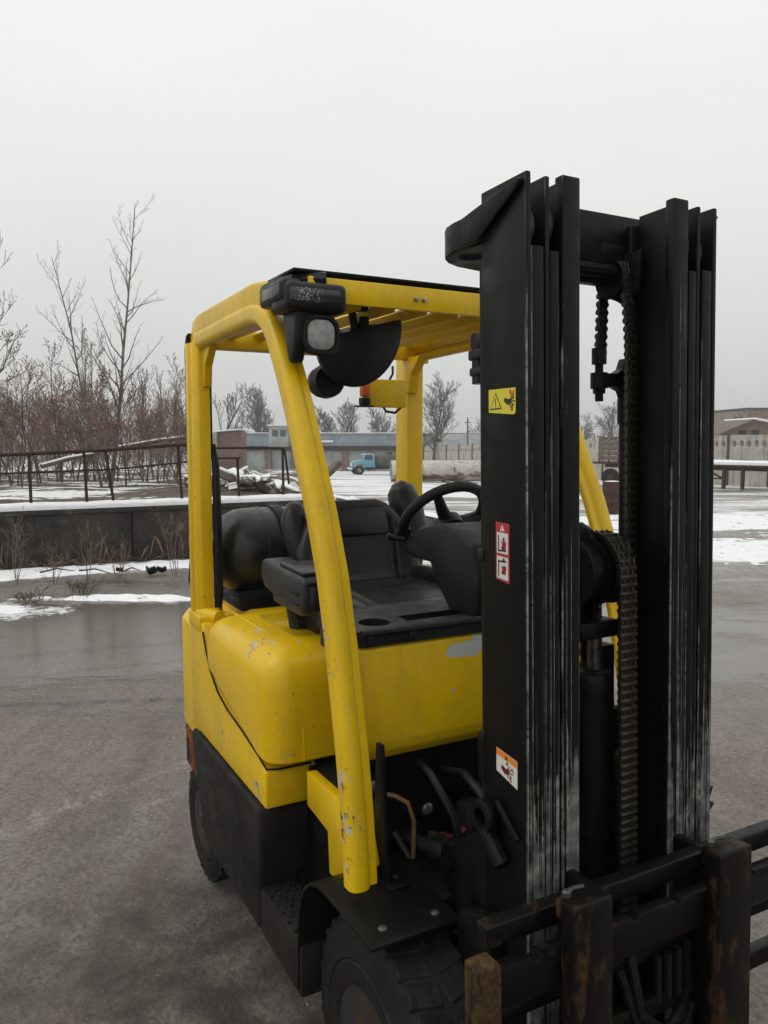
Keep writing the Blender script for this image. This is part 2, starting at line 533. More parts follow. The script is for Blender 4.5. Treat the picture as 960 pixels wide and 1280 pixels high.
# ---- chassis and body
b = MB()
b.span((-1.55, -0.36, 0.20), (0.02, 0.36, 0.62), 0.02)
b.span((-0.62, -0.40, 0.30), (-0.14, 0.40, 0.415), 0.01)
b.span((-0.14, -0.30, 0.22), (0.10, 0.30, 0.50), 0.02)
b.build('chassis', M['grease'], fl)
b = MB()                                     # rear counterweight, rounded in plan
pl = [(-1.28, -0.495), (-1.55, -0.485), (-1.68, -0.43), (-1.74, -0.30), (-1.76, 0.0), (-1.74, 0.30), (-1.68, 0.43), (-1.55, 0.485), (-1.28, 0.495)]
b.prism(pl, 'Z', 0.57, 1.0, 0.018, 3)
b.build('counterweight', M['yellow_frame'], fl)
M['rust_skirt'] = rusty('rusted_black', (0.02, 0.018, 0.016), (0.26, 0.085, 0.022), 0.80, 0.6, 7)
b = MB()
b.prism([(x - 0.002, y * 0.985) for x, y in pl], 'Z', 0.405, 0.567, 0.01)
b.build('counterweight_base', M['rust_skirt'], fl)

def mirror_y(pts):
    return [(p[0], -p[1], p[2]) for p in pts]
for s in (-1, 1):
    # yellow side arm that sweeps from the rear leg down to the front of the hood
    pts = [(-1.375, 0.628), (-1.375, 1.01), (-1.30, 1.035), (-1.205, 1.035), (-1.185, 1.00), (-1.15, 0.945), (-1.10, 0.890), (-1.02, 0.842), (-0.92, 0.815), (-0.78, 0.797), (-0.62, 0.765), (-0.585, 0.740), (-0.575, 0.736), (-0.575, 0.628)]
    b = MB()
    b.prism(pts, 'Y', s * 0.496, s * 0.34, 0.007, 3)
    b.build('side_arm', M['yellow_frame'], fl)
    # black skirt below it and the sill of the step
    b = MB()
    b.prism([(-1.335, 0.622), (-1.30, 0.50), (-1.235, 0.375), (-1.18, 0.262), (-0.60, 0.255), (-0.595, 0.622)], 'Y', s * 0.512, s * 0.34, 0.014, 3)
    b.build('side_skirt', M['dull'], fl)
    b = MB()
    b.prism([(-0.60, 0.255), (-0.60, 0.388), (-0.29, 0.388), (-0.29, 0.25)], 'Y', s * 0.508, s * 0.30, 0.006)
    for i in range(13):
        for j in range(8):
            cx, cy = -0.585 + i * 0.0225, s * (0.495 - j * 0.0225 - (0.011 if i % 2 else 0))
            b.box((cx, cy, 0.390), (0.013, 0.006, 0.006), 0.002, 1, (0, 0, (0.8 if (i + j) % 2 else -0.8)))
    b.build('step', M['dull'], fl)
    # yellow footing of the front leg
    b = MB()
    b.prism([(-0.50, 0.752), (-0.33, 0.756), (-0.155, 0.765), (-0.115, 0.66), (-0.16, 0.62), (-0.225, 0.62), (-0.285, 0.53), (-0.35, 0.53), (-0.36, 0.64), (-0.50, 0.655)], 'Y', s * 0.402, s * 0.372, 0.004)
    b.build('leg_footing', M['yellow_leg'], fl)
# floor plate
b = MB()
b.span((-0.57, -0.368, 0.722), (-0.262, 0.368, 0.736), 0.004)
b.build('floor_plate', M['dull'], fl)

# hood: rings through a bulging rounded box
def rrect(hx, hy, r, n=6):
    out = []
    for cx, cy, a0 in ((hx - r, hy - r, 0), (-hx + r, hy - r, 90), (-hx + r, -hy + r, 180), (hx - r, -hy + r, 270)):
        for k in range(n + 1):
            a = R(a0 + 90 * k / n)
            out.append((cx + r * math.cos(a), cy + r * math.sin(a)))
    return out
def arm_top(x):
    tab = [(-1.30, 1.04), (-1.205, 1.035), (-1.185, 1.00), (-1.15, 0.945), (-1.10, 0.890), (-1.02, 0.842), (-0.92, 0.815), (-0.78, 0.797), (-0.62, 0.770), (-0.57, 0.752), (0.0, 0.752)]
    for (x0, z0), (x1, z1) in zip(tab, tab[1:]):
        if x0 <= x <= x1:
            return z0 + (z1 - z0) * (x - x0) / (x1 - x0)
    return 1.04
b = MB()
rings = []
for z, inset in ((0.752, 0.034), (0.753, 0.014), (0.757, 0.005), (0.766, 0.0), (0.80, -0.001), (0.88, -0.002), (0.96, 0.0), (1.005, 0.006), (1.032, 0.016), (1.052, 0.030), (1.066, 0.048), (1.076, 0.072), (1.082, 0.105), (1.085, 0.150)):
    ring = []
    for x, y in rrect(0.325 - inset, 0.504 - inset, 0.085 - min(inset, 0.05), 9):
        x -= 0.865
        zz = max(z, min(0.985, arm_top(x)) + (z - 0.752) * 0.22 + 0.008) if abs(y) > 0.35 and z < 1.05 else z
        ring.append((x, y, zz))
    rings.append(ring)
rings.append([(x - 0.865, y, 1.060) for x, y in rrect(0.325 - 0.170, 0.510 - 0.170, 0.035, 9)])
rings.append([(x - 0.865, y, 1.052) for x, y in rrect(0.325 - 0.20, 0.510 - 0.20, 0.03, 9)])
b.rings(rings)
hood = b.build('hood', M['yellow_hood'], fl, 40)
for s in (-1, 1):                             # raised edge line over the shoulder, dark tube painting the shadow gap below
    b = MB()
    b.tube([(-1.15, s * 0.405, 1.078), (-0.95, s * 0.404, 1.080), (-0.72, s * 0.402, 1.077), (-0.635, s * 0.400, 1.060), (-0.583, s * 0.397, 1.027), (-0.553, s * 0.394, 0.97), (-0.5405, s * 0.392, 0.86), (-0.5415, s * 0.39, 0.765)], 0.004, 6)
    b.build('hood_crease', M['yellow_hood'], hood)
    b = MB()
    b.tube([(x, s * 0.5000, arm_top(x) + 0.002) for x in (-1.19, -1.17, -1.15, -1.12, -1.10, -1.06, -1.02, -0.97, -0.92, -0.85, -0.78, -0.70, -0.62)] + [(-0.578, s * 0.492, 0.746), (-0.566, s * 0.46, 0.745), (-0.566, s * 0.36, 0.745)], 0.0032, 6)
    b.build('hood_gap_shade', M['grease'], hood)
b = MB()
b.lathe([(0.0, 0), (0.03, 0), (0.032, 0.005), (0.032, 0.022), (0.02, 0.032), (0.02, 0.045), (0.0, 0.046)], (-1.265, -0.435, 1.03), 'Z', 14)
b.tube([(-1.30, -0.475, 1.052), (-1.20, -0.435, 1.052)], 0.026, 12)
b.build('hood_latch', M['yellow_frame'], fl)
b = MB()
b.span((-1.62, -0.33, 0.998), (-1.18, 0.33, 1.06), 0.02)
b.build('tank_cradle', M['yellow_frame'], fl)

# ---- front cowl with its tray
b = MB()
prof = [(-0.205, 1.172), (-0.190, 1.165), (-0.186, 0.93), (-0.192, 0.905), (-0.215, 0.878), (-0.25, 0.866), (-0.26, 0.88), (-0.26, 1.172)]
b.prism(prof, 'Y', -0.395, 0.395, 0.004)
b.build('front_cowl', M['yellow_cowl'], fl)
b = MB()
b.plate([(-0.45, -0.385), (-0.20, -0.392), (-0.188, -0.375), (-0.188, 0.37), (-0.20, 0.39), (-0.45, 0.385)],
        [[(-0.275 + 0.042 * math.cos(2 * math.pi * k / 16), -0.305 + 0.042 * math.sin(2 * math.pi * k / 16)) for k in range(16)], [(-0.31, -0.22), (-0.25, -0.22), (-0.25, 0.02), (-0.31, 0.02)]], 'Z', 1.174, 1.212)
b.span((-0.45, -0.38, 1.12), (-0.21, 0.38, 1.1735), 0.004)
for y in (-0.36, -0.245, -0.02, 0.2):
    b.box((-0.186, y, 1.19), (0.008, 0.018, 0.03), 0.003)
b.tube([(-0.19, -0.385, 1.207), (-0.19, 0.38, 1.207)], 0.010, 8)
b.build('dash_tray', M['plastic'], fl)
# dark bulkhead, bolts and lines below the cowl
b = MB()
b.span((-0.26, -0.392, 0.40), (-0.235, 0.392, 0.868), 0.0)
b.span((-0.24, -0.10, 0.40), (0.05, 0.10, 0.56), 0.01)
b.build('bulkhead', M['grease'], fl)
for y, z in ((-0.335, 0.80), (-0.17, 0.705), (0.17, 0.705), (0.335, 0.80)):
    b = MB()
    b.lathe([(0, 0.0), (0.016, 0.0), (0.016, 0.006), (0.011, 0.010), (0, 0.011)], (-0.235, y, z), 'X', 12)
    b.build('bolt', M['steel'], fl)
b = MB()
b.tube([(-0.23, -0.30, 0.775), (-0.20, -0.285, 0.778), (-0.175, -0.262, 0.765), (-0.165, -0.25, 0.72), (-0.17, -0.25, 0.6)], 0.006, 8)
b.build('hose', simple('tan_hose', (0.20, 0.11, 0.035), 0.5), fl)
b = MB()
b.box((-0.10, -0.150, 0.697), (0.020, 0.024, 0.018), 0.006, 2, (0.3, 0.2, 0.4))
b.tube([(-0.11, -0.15, 0.69), (-0.125, -0.165, 0.675), (-0.16, -0.17, 0.67)], 0.003, 6)
b.build('red_fitting', simple('red_plastic', (0.13, 0.018, 0.016), 0.5), fl)
for pts_, r_ in (([(-0.235, -0.20, 0.84), (-0.17, -0.20, 0.83), (-0.11, -0.17, 0.74), (-0.06, -0.15, 0.60), (-0.03, -0.14, 0.42)], 0.011), ([(-0.235, -0.12, 0.80), (-0.15, -0.11, 0.82), (-0.05, -0.09, 0.76), (0.03, -0.08, 0.62)], 0.013), ([(-0.235, -0.27, 0.66), (-0.16, -0.25, 0.60), (-0.06, -0.27, 0.56), (0.04, -0.24, 0.52)], 0.010), ([(-0.235, -0.05, 0.74), (-0.12, -0.03, 0.78), (0.0, 0.0, 0.70), (0.04, 0.0, 0.50)], 0.012)):
    b = MB()
    b.tube(pts_, r_, 8)
    b.build('hydraulic_hose', M['vinyl'], fl, 60)
b = MB()
b.box((-0.19, -0.16, 0.60), (0.09, 0.10, 0.07), 0.01)
b.box((-0.20, -0.05, 0.66), (0.07, 0.06, 0.10), 0.01)
b.tube([(-0.15, -0.16, 0.635), (-0.15, -0.16, 0.665)], 0.014, 6)
b.tube([(-0.19, -0.18, 0.635), (-0.19, -0.18, 0.660)], 0.012, 6)
b.build('valve_block', M['dirty_steel'], fl)
for s in (-1, 1):
    b = MB()                                  # upright bracket plate beside the leg
    b.prism([(-0.14, 0.955), (-0.115, 0.955), (-0.075, 0.62), (-0.16, 0.62)], 'Y', s * 0.372, s * 0.360, 0.003)
    b.box((-0.10, s * 0.35, 0.626), (0.09, 0.06, 0.010), 0.003)
    b.build('bracket', M['grease'], fl)
    # fender: flat plate over the tyre with a curved rear flap
    arc = [(0.105, 0.622), (0.09, 0.624), (-0.13, 0.624), (-0.18, 0.617), (-0.225, 0.598), (-0.26, 0.568), (-0.285, 0.53), (-0.30, 0.48), (-0.307, 0.40), (-0.309, 0.27)]
    th = 0.009
    inn = [(0.105, 0.622 - th), (0.09, 0.624 - th), (-0.13, 0.624 - th), (-0.176, 0.617 - th), (-0.219, 0.591), (-0.252, 0.562), (-0.276, 0.526), (-0.291, 0.478), (-0.298, 0.40), (-0.300, 0.27)]
    b = MB()
    b.prism(arc + inn[::-1], 'Y', s * 0.512, s * 0.285, 0.0028, 2)
    fd = b.build('front_fender', M['black'], fl)
    for x, y in ((0.06, 0.46), (0.065, 0.33), (-0.10, 0.34)):
        b = MB()
        b.lathe([(0, 0), (0.011, 0), (0.011, 0.004), (0.007, 0.007), (0, 0.0075)], (x, s * y, 0.6245), 'Z', 8)
        b.build('bolt', M['dirty_steel'], fd)
    # tilt cylinder
    b = MB()
    b.tube([(-0.40, s * 0.225, 0.600), (-0.225, s * 0.225, 0.640)], 0.034, 14)
    cy = b.build('tilt_cylinder', M['grease'], fl)
    b = MB()
    b.tube([(-0.225, s * 0.225, 0.640), (-0.01, s * 0.225, 0.690)], 0.016, 12)
    b.build('rod', simple('blued_rod', (0.09, 0.10, 0.115), 0.25, 0.7), cy)
    b = MB()
    b.lathe([(0.012, -0.028), (0.045, -0.028), (0.05, -0.022), (0.05, 0.022), (0.045, 0.028), (0.012, 0.028)], (0.010, s * 0.225, 0.693), 'Y', 18, True)
    b.lathe([(0, -0.045), (0.017, -0.045), (0.017, 0.045), (0, 0.045)], (0.010, s * 0.225, 0.693), 'Y', 12)
    b.build('clevis', M['grease'], cy)

# ---- wheels
def wheel(x, y, s, rad, wid, rim_r, name, treads):
    """outer face towards s*y"""
    b = MB()
    hw = wid / 2
    prof = [(rim_r * 0.98, hw - 0.022), (rim_r, hw - 0.008), (rim_r + 0.012, hw - 0.001), (rim_r + 0.35 * (rad - rim_r), hw), (rim_r + 0.38 * (rad - rim_r), hw - 0.004), (rim_r + 0.42 * (rad - rim_r), hw), (rim_r + 0.7 * (rad - rim_r), hw - 0.003), (rad - 0.022, hw - 0.010), (rad - 0.008, hw - 0.022), (rad - 0.004, hw * 0.6)]
    full = prof + [(r, -h) for r, h in reversed(prof)]
    b.lathe([(r, s * h) for r, h in full], (x, y, rad), 'Y', 40, False)
    nt_ = treads
    for k in range(nt_):                      # tread blocks
        a = 2 * math.pi * k / nt_
        Mx = Matrix.Translation((x, y, rad)) @ Matrix.Rotation(a, 4, 'Y')
        for q in (-1, 1):
            b.box((0.0, q * hw * 0.43, rad - 0.0106), (rad * 2 * math.pi / nt_ * 0.84, hw * 0.80, 0.016), 0.004, 1, (0, 0, q * 0.22), 0, Mx)
    w = MB()
    w.lathe([(rim_r + 0.004, s * (hw - 0.004)), (rim_r + 0.006, s * (hw - 0.010)), (rim_r - 0.010, s * (hw - 0.018)), (rim_r - 0.022, s * (hw - 0.055)), (rim_r * 0.62, s * (hw - 0.060)), (rim_r * 0.58, s * (hw - 0.035)), (rim_r * 0.32, s * (hw - 0.030)), (0.0, s * (hw - 0.028))], (x, y, rad), 'Y', 32)
    o = w.build(name, M['rim'], fl, 30, fix=True)
    b.build('tyre', M['rubber'], o, 30, fix=True)
    h = MB()
    h.lathe([(rim_r * 0.30, s * (hw - 0.034)), (rim_r * 0.30, s * (hw - 0.012)), (rim_r * 0.22, s * (hw + 0.002)), (0, s * (hw + 0.004))], (x, y, rad), 'Y', 16)
    h.build('hub', M['rim'], o, fix=True)
    for k in range(6):
        a = 2 * math.pi * k / 6
        q = MB()
        q.lathe([(0, s * (hw - 0.036)), (0.011, s * (hw - 0.036)), (0.011, s * (hw - 0.016)), (0, s * (hw - 0.014))], (x + rim_r * 0.45 * math.cos(a), y, rad + rim_r * 0.45 * math.sin(a)), 'Y', 6)
        q.build('wheel_nut', M['steel'], o, fix=True)
M['rim'] = rusty('worn_rim', (0.034, 0.032, 0.030), (0.08, 0.038, 0.018), 0.20, 0.45, 14)
for s in (-1, 1):
    wheel(-0.005, s * 0.375, s, 0.292, 0.19, 0.135, 'front_wheel', 30)
    wheel(-1.40, s * 0.39, s, 0.232, 0.15, 0.105, 'rear_wheel', 28)

# ---- overhead guard
og = empty('overhead_guard', (-0.7, 0, 1.0), fl)
def prof_leg(w, h, r, n=4):
    return [(x, y) for x, y in rrect(w / 2, h / 2, r, n)]
legpath = [(-0.069, 0.655), (-0.072, 0.70), (-0.089, 0.834), (-0.113, 0.958), (-0.146, 1.10), (-0.167, 1.19), (-0.215, 1.353), (-0.279, 1.501), (-0.341, 1.616), (-0.397, 1.725), (-0.460, 1.83), (-0.505, 1.896), (-0.548, 1.955), (-0.590, 1.995), (-0.640, 2.020), (-0.70, 2.030), (-0.80, 2.031), (-1.05, 2.027), (-1.30, 2.020)]
for s in (-1, 1):
    b = MB()
    ly = 0.458 if s < 0 else 0.430
    b.tube([(x, s * ly, z) for x, z in legpath], 1.0, prof=prof_leg(0.062, 0.052, 0.021), up=(0, 1, 0))
    leg = b.build('front_leg', M['yellow_leg'], og, 40, fix=True)
    b = MB()                                  # pressed lip along the inner side
    b.tube([(x + 0.012, s * (ly - 0.030), z + 0.004) for x, z in legpath], 1.0, prof=prof_leg(0.012, 0.030, 0.004), up=(0, 1, 0))
    b.build('lip', M['yellow_frame'], leg, 40, fix=True)
    # rear leg: pressed section with a groove
    b = MB()
    sec = [(-1.362, 0.497), (-1.330, 0.497), (-1.325, 0.487), (-1.310, 0.487), (-1.305, 0.494), (-1.285, 0.488), (-1.268, 0.476), (-1.265, 0.436), (-1.362, 0.436)]
    if s > 0:
        sec = [(x, y - 0.043 if y > 0.45 else 0.362) for x, y in sec]
    b.prism([(x, s * y) for x, y in sec], 'Z', 1.0, 2.015, 0.004)
    b.box((-1.30, s * (0.46 if s < 0 else 0.415), 1.028), (0.15, 0.085 if s < 0 else 0.11, 0.055), 0.010)
    b.build('rear_leg', M['yellow_frame'], og)
    # rounded corner and side rail of the roof
    b = MB()
    b.tube([(-1.325, s * 0.462, 1.985), (-1.325, s * 0.462, 2.035), (-1.31, s * 0.462, 2.058), (-1.26, s * 0.462, 2.070), (-0.70, s * 0.462, 2.078), (-0.60, s * 0.460, 2.068), (-0.55, s * 0.455, 2.05)], 1.0, prof=prof_leg(0.075, 0.030, 0.010), up=(0, 1, 0))
    b.build('roof_rail', M['yellow_frame'], og, 40, fix=True)
    b = MB()
    b.prism([(-1.30, 2.0), (-1.17, 2.0), (-1.24, 1.93), (-1.25, 1.86), (-1.30, 1.86)], 'Y', s * (0.46 if s < 0 else 0.40), s * (0.4325 if s < 0 else 0.3585), 0.003)
    b.build('corner_plate', M['yellow_frame'], og)
b = MB()                                     # front roof beam
b.prism([(-0.398, 2.022), (-0.385, 2.022), (-0.388, 2.085), (-0.47, 2.092), (-0.47, 2.083), (-0.40, 2.074)], 'Y', -0.43, 0.43, 0.003)
b.build('front_beam', M['yellow_frame'], og)
for y in (-0.10, -0.075):
    b = MB()
    b.lathe([(0, 0), (0.007, 0), (0.007, 0.005), (0, 0.007)], (-0.386, y - 0.02, 2.052), 'X', 8)
    b.build('bolt', M['steel'], og)
b = MB()                                     # rear roof beam
b.prism([(-1.30, 1.99), (-1.255, 1.995), (-1.255, 2.06), (-1.30, 2.06)], 'Y', -0.425, 0.425, 0.005)
b.build('rear_beam', M['yellow_frame'], og)
b = MB()                                     # rim of the roof seen over the front beam
b.span((-0.60, -0.468, 2.0945), (-0.395, 0.44, 2.1035), 0.003)
b.build('roof_front_plate', M['black'], og)
for i in range(8):
    y = -0.365 + i * 0.1043
    b = MB()
    b.box((-0.865, y, 2.040), (0.80, 0.040, 0.011), 0.003, 2, (R(-32), 0, 0))
    b.build('slat', M['yellow_frame'], og)
b = MB()
b.span((-0.86, -0.425, 2.058), (-0.83, 0.425, 2.070), 0.003)
b.build('slat_carrier', M['yellow_frame'], og)
b = MB()                                     # black trim at the rear corners of the guard
for s in (-1,):
    b.prism([(-1.395, 1.62), (-1.366, 1.60), (-1.366, 2.03), (-1.345, 2.052), (-1.375, 2.045), (-1.398, 2.00)], 'Y', s * 0.49, s * 0.40, 0.004)
b.build('rear_trim', M['plastic'], og)
b = MB()
b.tube([(-1.275, -0.420, 1.04), (-1.268, -0.418, 1.12), (-1.266, -0.418, 1.40), (-1.268, -0.420, 1.58), (-1.28, -0.424, 1.66)], [0.013, 0.017, 0.016, 0.014, 0.008], 10)
b.build('leg_hose', M['vinyl'], og)

# ---- lamp housings on the front corners, head lamps
for s in (-1,):
    b = MB()
    b.box((-0.418, s * 0.418, 2.030), (0.120, 0.165, 0.072), 0.016, 3)
    b.box((-0.462, s * 0.478, 2.046), (0.175, 0.056, 0.056), 0.014, 3)
    pts = [(-0.372, 2.022), (-0.480, 2.022), (-0.462, 1.955), (-0.444, 1.895), (-0.428, 1.868), (-0.405, 1.872), (-0.386, 1.92)]
    b.prism(pts, 'Y', s * 0.470, s * 0.436, 0.009, 3)
    b.tube([(-0.58, s * 0.47, 2.070), (-0.50, s * 0.468, 2.074), (-0.43, s * 0.45, 2.076), (-0.39, s * 0.38, 2.078)], 0.022, 8)
    lh = b.build('lamp_housing', M['plastic'], fl)
    k = NT('signal_lens')
    ln = k.noise(k.scale(k.pos(), (30, 220, 220)), 1.0, 2)
    msk = k.step(k.math('ABSOLUTE', k.math('SUBTRACT', k.sep(k.pos())[1], s * 0.445)), 0.045, 0.02)
    k.col(k.mix(k.math('MULTIPLY', k.step(ln, 0.5, 0.62), msk), (0.028, 0.029, 0.028), (0.30, 0.31, 0.29)))
    k.rough(0.22)
    b = MB()
    b.box((-0.3575, s * 0.425, 2.032), (0.006, 0.135, 0.034), 0.003, 2)
    b.box((-0.455, s * 0.5065, 2.046), (0.130, 0.004, 0.028), 0.0015, 2)
    b.build('signal_lens', k.mat, lh)
    # round-square work lamp under the housing
    c = (-0.385, s * 0.400, 1.940)
    b = MB()
    rr = []
    for dx, hw_, rad in ((-0.055, 0.030, 0.02), (-0.045, 0.043, 0.028), (-0.012, 0.050, 0.034), (0.004, 0.051, 0.035), (0.010, 0.048, 0.034), (0.010, 0.041, 0.030), (0.002, 0.039, 0.028)):
        rr.append([(c[0] + dx, c[1] + y, c[2] + z) for y, z in rrect(hw_, hw_, rad, 5)])
    b.rings(rr)
    b.box((c[0] - 0.02, c[1], c[2] + 0.058), (0.03, 0.025, 0.03), 0.005)
    hl = b.build('headlight', M['plastic'], fl, fix=True)
    k = NT('ribbed_glass')
    v = k.pos()
    sx = k.sep(v)
    g = k.math('MULTIPLY', k.math('SINE', k.math('MULTIPLY', sx[1], 900)), k.math('SINE', k.math('MULTIPLY', sx[2], 900)))
    g = k.math('ADD', k.math('MULTIPLY', g, 0.5), k.noise(v, 60, 3))
    k.col(k.mix(k.step(g, 0.1, 0.9), (0.16, 0.16, 0.155), (0.50, 0.50, 0.48)))
    k.rough(0.2)
    k.bump(g, 0.5, 0.003)
    b = MB()
    rr = []
    for dx, hw_, rad in ((0.002, 0.0385, 0.028), (0.006, 0.037, 0.027), (0.010, 0.030, 0.022), (0.012, 0.015, 0.012)):
        rr.append([(c[0] + dx, c[1] + y, c[2] + z) for y, z in rrect(hw_, hw_, rad, 5)])
    b.rings(rr)
    b.build('lens', k.mat, hl, fix=True)

# ---- panoramic mirror below the roof, seen from behind
b = MB()
mc = Vector((-0.56, -0.200, 1.972))
ring = []
half = [(0.135 * math.cos(R(a)), 0.145 * math.sin(R(a))) for a in range(170, 371, 8)]
front = [(mc.x, mc.y + y, mc.z + z + 0.20 * y) for y, z in half]
back = [(mc.x - 0.035, mc.y + y * 0.93, mc.z + z * 0.93 + 0.20 * y) for y, z in half]
bul = [(mc.x + 0.018, mc.y + y * 0.72, mc.z + z * 0.72 + 0.20 * y) for y, z in half]
b.rings([back, front, bul])
mi_ = b.build('rear_view_mirror', M['vinyl'], fl, 50, fix=True)
b = MB()
b.tube([(-0.565, -0.215, 1.99), (-0.565, -0.225, 2.04)], 0.012, 8)
b.box((-0.56, -0.215, 2.045), (0.03, 0.07, 0.016), 0.004)
b.box((-0.56, -0.19, 2.0), (0.022, 0.03, 0.05), 0.006)
b.box((-0.50, -0.17, 2.052), (0.03, 0.04, 0.02), 0.004)
b.build('mirror_stem', M['plastic'], mi_)
b = MB()
b.lathe([(0.0, -0.05), (0.03, -0.048), (0.045, -0.03), (0.050, 0.0), (0.046, 0.035), (0.0, 0.04)], (-0.66, -0.265, 1.845), 'X', 16)
b.build('round_horn', M['plastic'], fl, fix=True)

# ---- beacon on the left rear leg
b = MB()
b.span((-1.245, 0.150, 1.800), (-1.195, 0.318, 1.905), 0.006)
bk = b.build('beacon_bracket', M['yellow_frame'], fl)
b = MB()
b.span((-1.205, 0.116, 1.836), (-1.170, 0.147, 1.902), 0.008, 3)
b.build('orange_lens', simple('orange_lens', (0.72, 0.13, 0.008), 0.25), bk)
b = MB()
b.span((-1.207, 0.114, 1.806), (-1.168, 0.148, 1.834), 0.005)
b.box((-1.18, 0.125, 1.801), (0.05, 0.06, 0.006), 0.002)
b.tube([(-1.21, 0.22, 1.806), (-1.22, 0.24, 1.785), (-1.22, 0.28, 1.78), (-1.23, 0.31, 1.80)], 0.005, 6)
b.tube([(-1.21, 0.25, 1.905), (-1.23, 0.275, 1.93), (-1.24, 0.28, 1.96)], 0.005, 6)
b.build('beacon_base', M['plastic'], bk)

# ---- gas tank lying across behind the seat
tc = Vector((-1.40, 0.0, 1.255))
b = MB()
pr = [(0.0, -0.395), (0.05, -0.393), (0.10, -0.380), (0.14, -0.350), (0.158, -0.310), (0.163, -0.27), (0.163, -0.235), (0.166, -0.233), (0.166, -0.222), (0.163, -0.220)]
b.lathe(pr + [(r, -h) for r, h in reversed(pr)], tc, 'Y', 36)
gt = b.build('gas_tank', M['tank'] if 'tank' in M else M['plastic'], fl, 30, fix=True)
b = MB()
for y in (-0.16, 0.16):
    b.lathe([(0.160, -0.02), (0.170, -0.02), (0.170, 0.02), (0.160, 0.02)], (tc.x, y, tc.z), 'Y', 36, True)
b.build('strap', M['black'], gt, fix=True)
b = MB()
b.prism([(-1.56, 1.055), (-1.24, 1.055), (-1.26, 1.13), (-1.30, 1.10), (-1.40, 1.085), (-1.50, 1.10), (-1.54, 1.13)], 'Y', -0.345, 0.33, 0.008)
b.build('saddle', M['black'], gt)
b = MB()
b.lathe([(0, 0), (0.03, 0), (0.03, -0.03), (0.018, -0.035), (0.018, -0.06), (0, -0.06)], (tc.x + 0.02, -0.392, tc.z + 0.02), 'Y', 12)
b.tube([(-1.38, -0.44, 1.27), (-1.42, -0.47, 1.24), (-1.45, -0.47, 1.15), (-1.44, -0.44, 1.06), (-1.40, -0.40, 1.02)], 0.011, 8)
b.tube([(-1.38, -0.44, 1.24), (-1.36, -0.465, 1.20), (-1.37, -0.465, 1.13), (-1.40, -0.42, 1.10)], 0.008, 8)
b.build('valve_hose', M['vinyl'], gt)

# ---- seat
b = MB()
b.span((-1.00, -0.24, 1.05), (-0.55, 0.24, 1.125), 0.02)
b.build('seat_base', M['plastic'], fl)
b = MB()
rr = []
for z, ins in ((1.115, 0.02), (1.125, 0.005), (1.15, 0.0), (1.178, 0.010), (1.193, 0.035)):
    rr.append([(x - 0.72, y, z) for x, y in rrect(0.27 - ins, 0.25 - ins, 0.08, 6)])
for ins, z in ((0.065, 1.196), (0.085, 1.186), (0.15, 1.182), (0.2, 1.180)):
    rr.append([(x - 0.74, y, z) for x, y in rrect(0.27 - ins, 0.25 - ins, 0.05 if ins < 0.19 else 0.02, 6)])
b.rings(rr)
b.build('seat_cushion', M['vinyl'], fl, 60, fix=True)
# side bolster roll at the front of the cushion
for s in (-1, 1):
    b = MB()
    b.tube([(-0.98, s * 0.215, 1.19), (-0.85, s * 0.220, 1.195), (-0.65, s * 0.220, 1.195), (-0.52, s * 0.20, 1.18), (-0.47, s * 0.16, 1.165)], [0.035, 0.04, 0.042, 0.036, 0.02], 12)
    b.build('seat_bolster', M['vinyl'], fl, 60)
# backrest: outline in (y, z), leaning back
def back_pt(y, z, off):
    lean = (z - 1.16) * 0.30
    return (-0.945 - lean + off * 0.96, y, z + off * 0.28)
def outline(k):
    right = [(0.215, 1.15), (0.232, 1.20), (0.235, 1.26), (0.225, 1.31), (0.195, 1.37), (0.165, 1.415), (0.130, 1.448), (0.09, 1.463)]
    o = right + [(-y, z) for y, z in reversed(right)]
    cy, cz = 0.0, 1.29
    return [(cy + (y - cy) * k, cz + (z - cz) * k) for y, z in o]
b = MB()
rr = []
for k, off in ((0.90, -0.075), (0.985, -0.06), (1.0, -0.03), (1.0, 0.0), (0.985, 0.018), (0.94, 0.028), (0.80, 0.028), (0.74, 0.016), (0.55, 0.010), (0.30, 0.008)):
    rr.append([back_pt(y, z, off) for y, z in outline(k)])
b.rings(rr)
sb = b.build('seat_back', M['vinyl'], fl, 60, fix=True)
b = MB()
b.box(back_pt(0, 1.385, 0.022), (0.012, 0.24, 0.10), 0.005, 2, (0, R(-16), 0))
b.tube([back_pt(y, z, 0.026) for y, z in [(-0.14, 1.40), (-0.145, 1.30), (-0.14, 1.18)]], 0.006, 6)
b.tube([back_pt(y, z, 0.026) for y, z in [(0.14, 1.40), (0.145, 1.30), (0.14, 1.18)]], 0.006, 6)
b.build('seam_panel', M['vinyl'], sb)
b = MB()
for yy in (-0.118, 0.118):
    for q in range(24):
        b.box(back_pt(yy, 1.20 + q * 0.0085, 0.0165), (0.002, 0.002, 0.005), 0, 1, (0, R(-16), 0))
tag(b.build('stitching', plain('grey_thread', (0.06, 0.06, 0.058), 0.8), sb, 0), None, None, None, 'stuff')
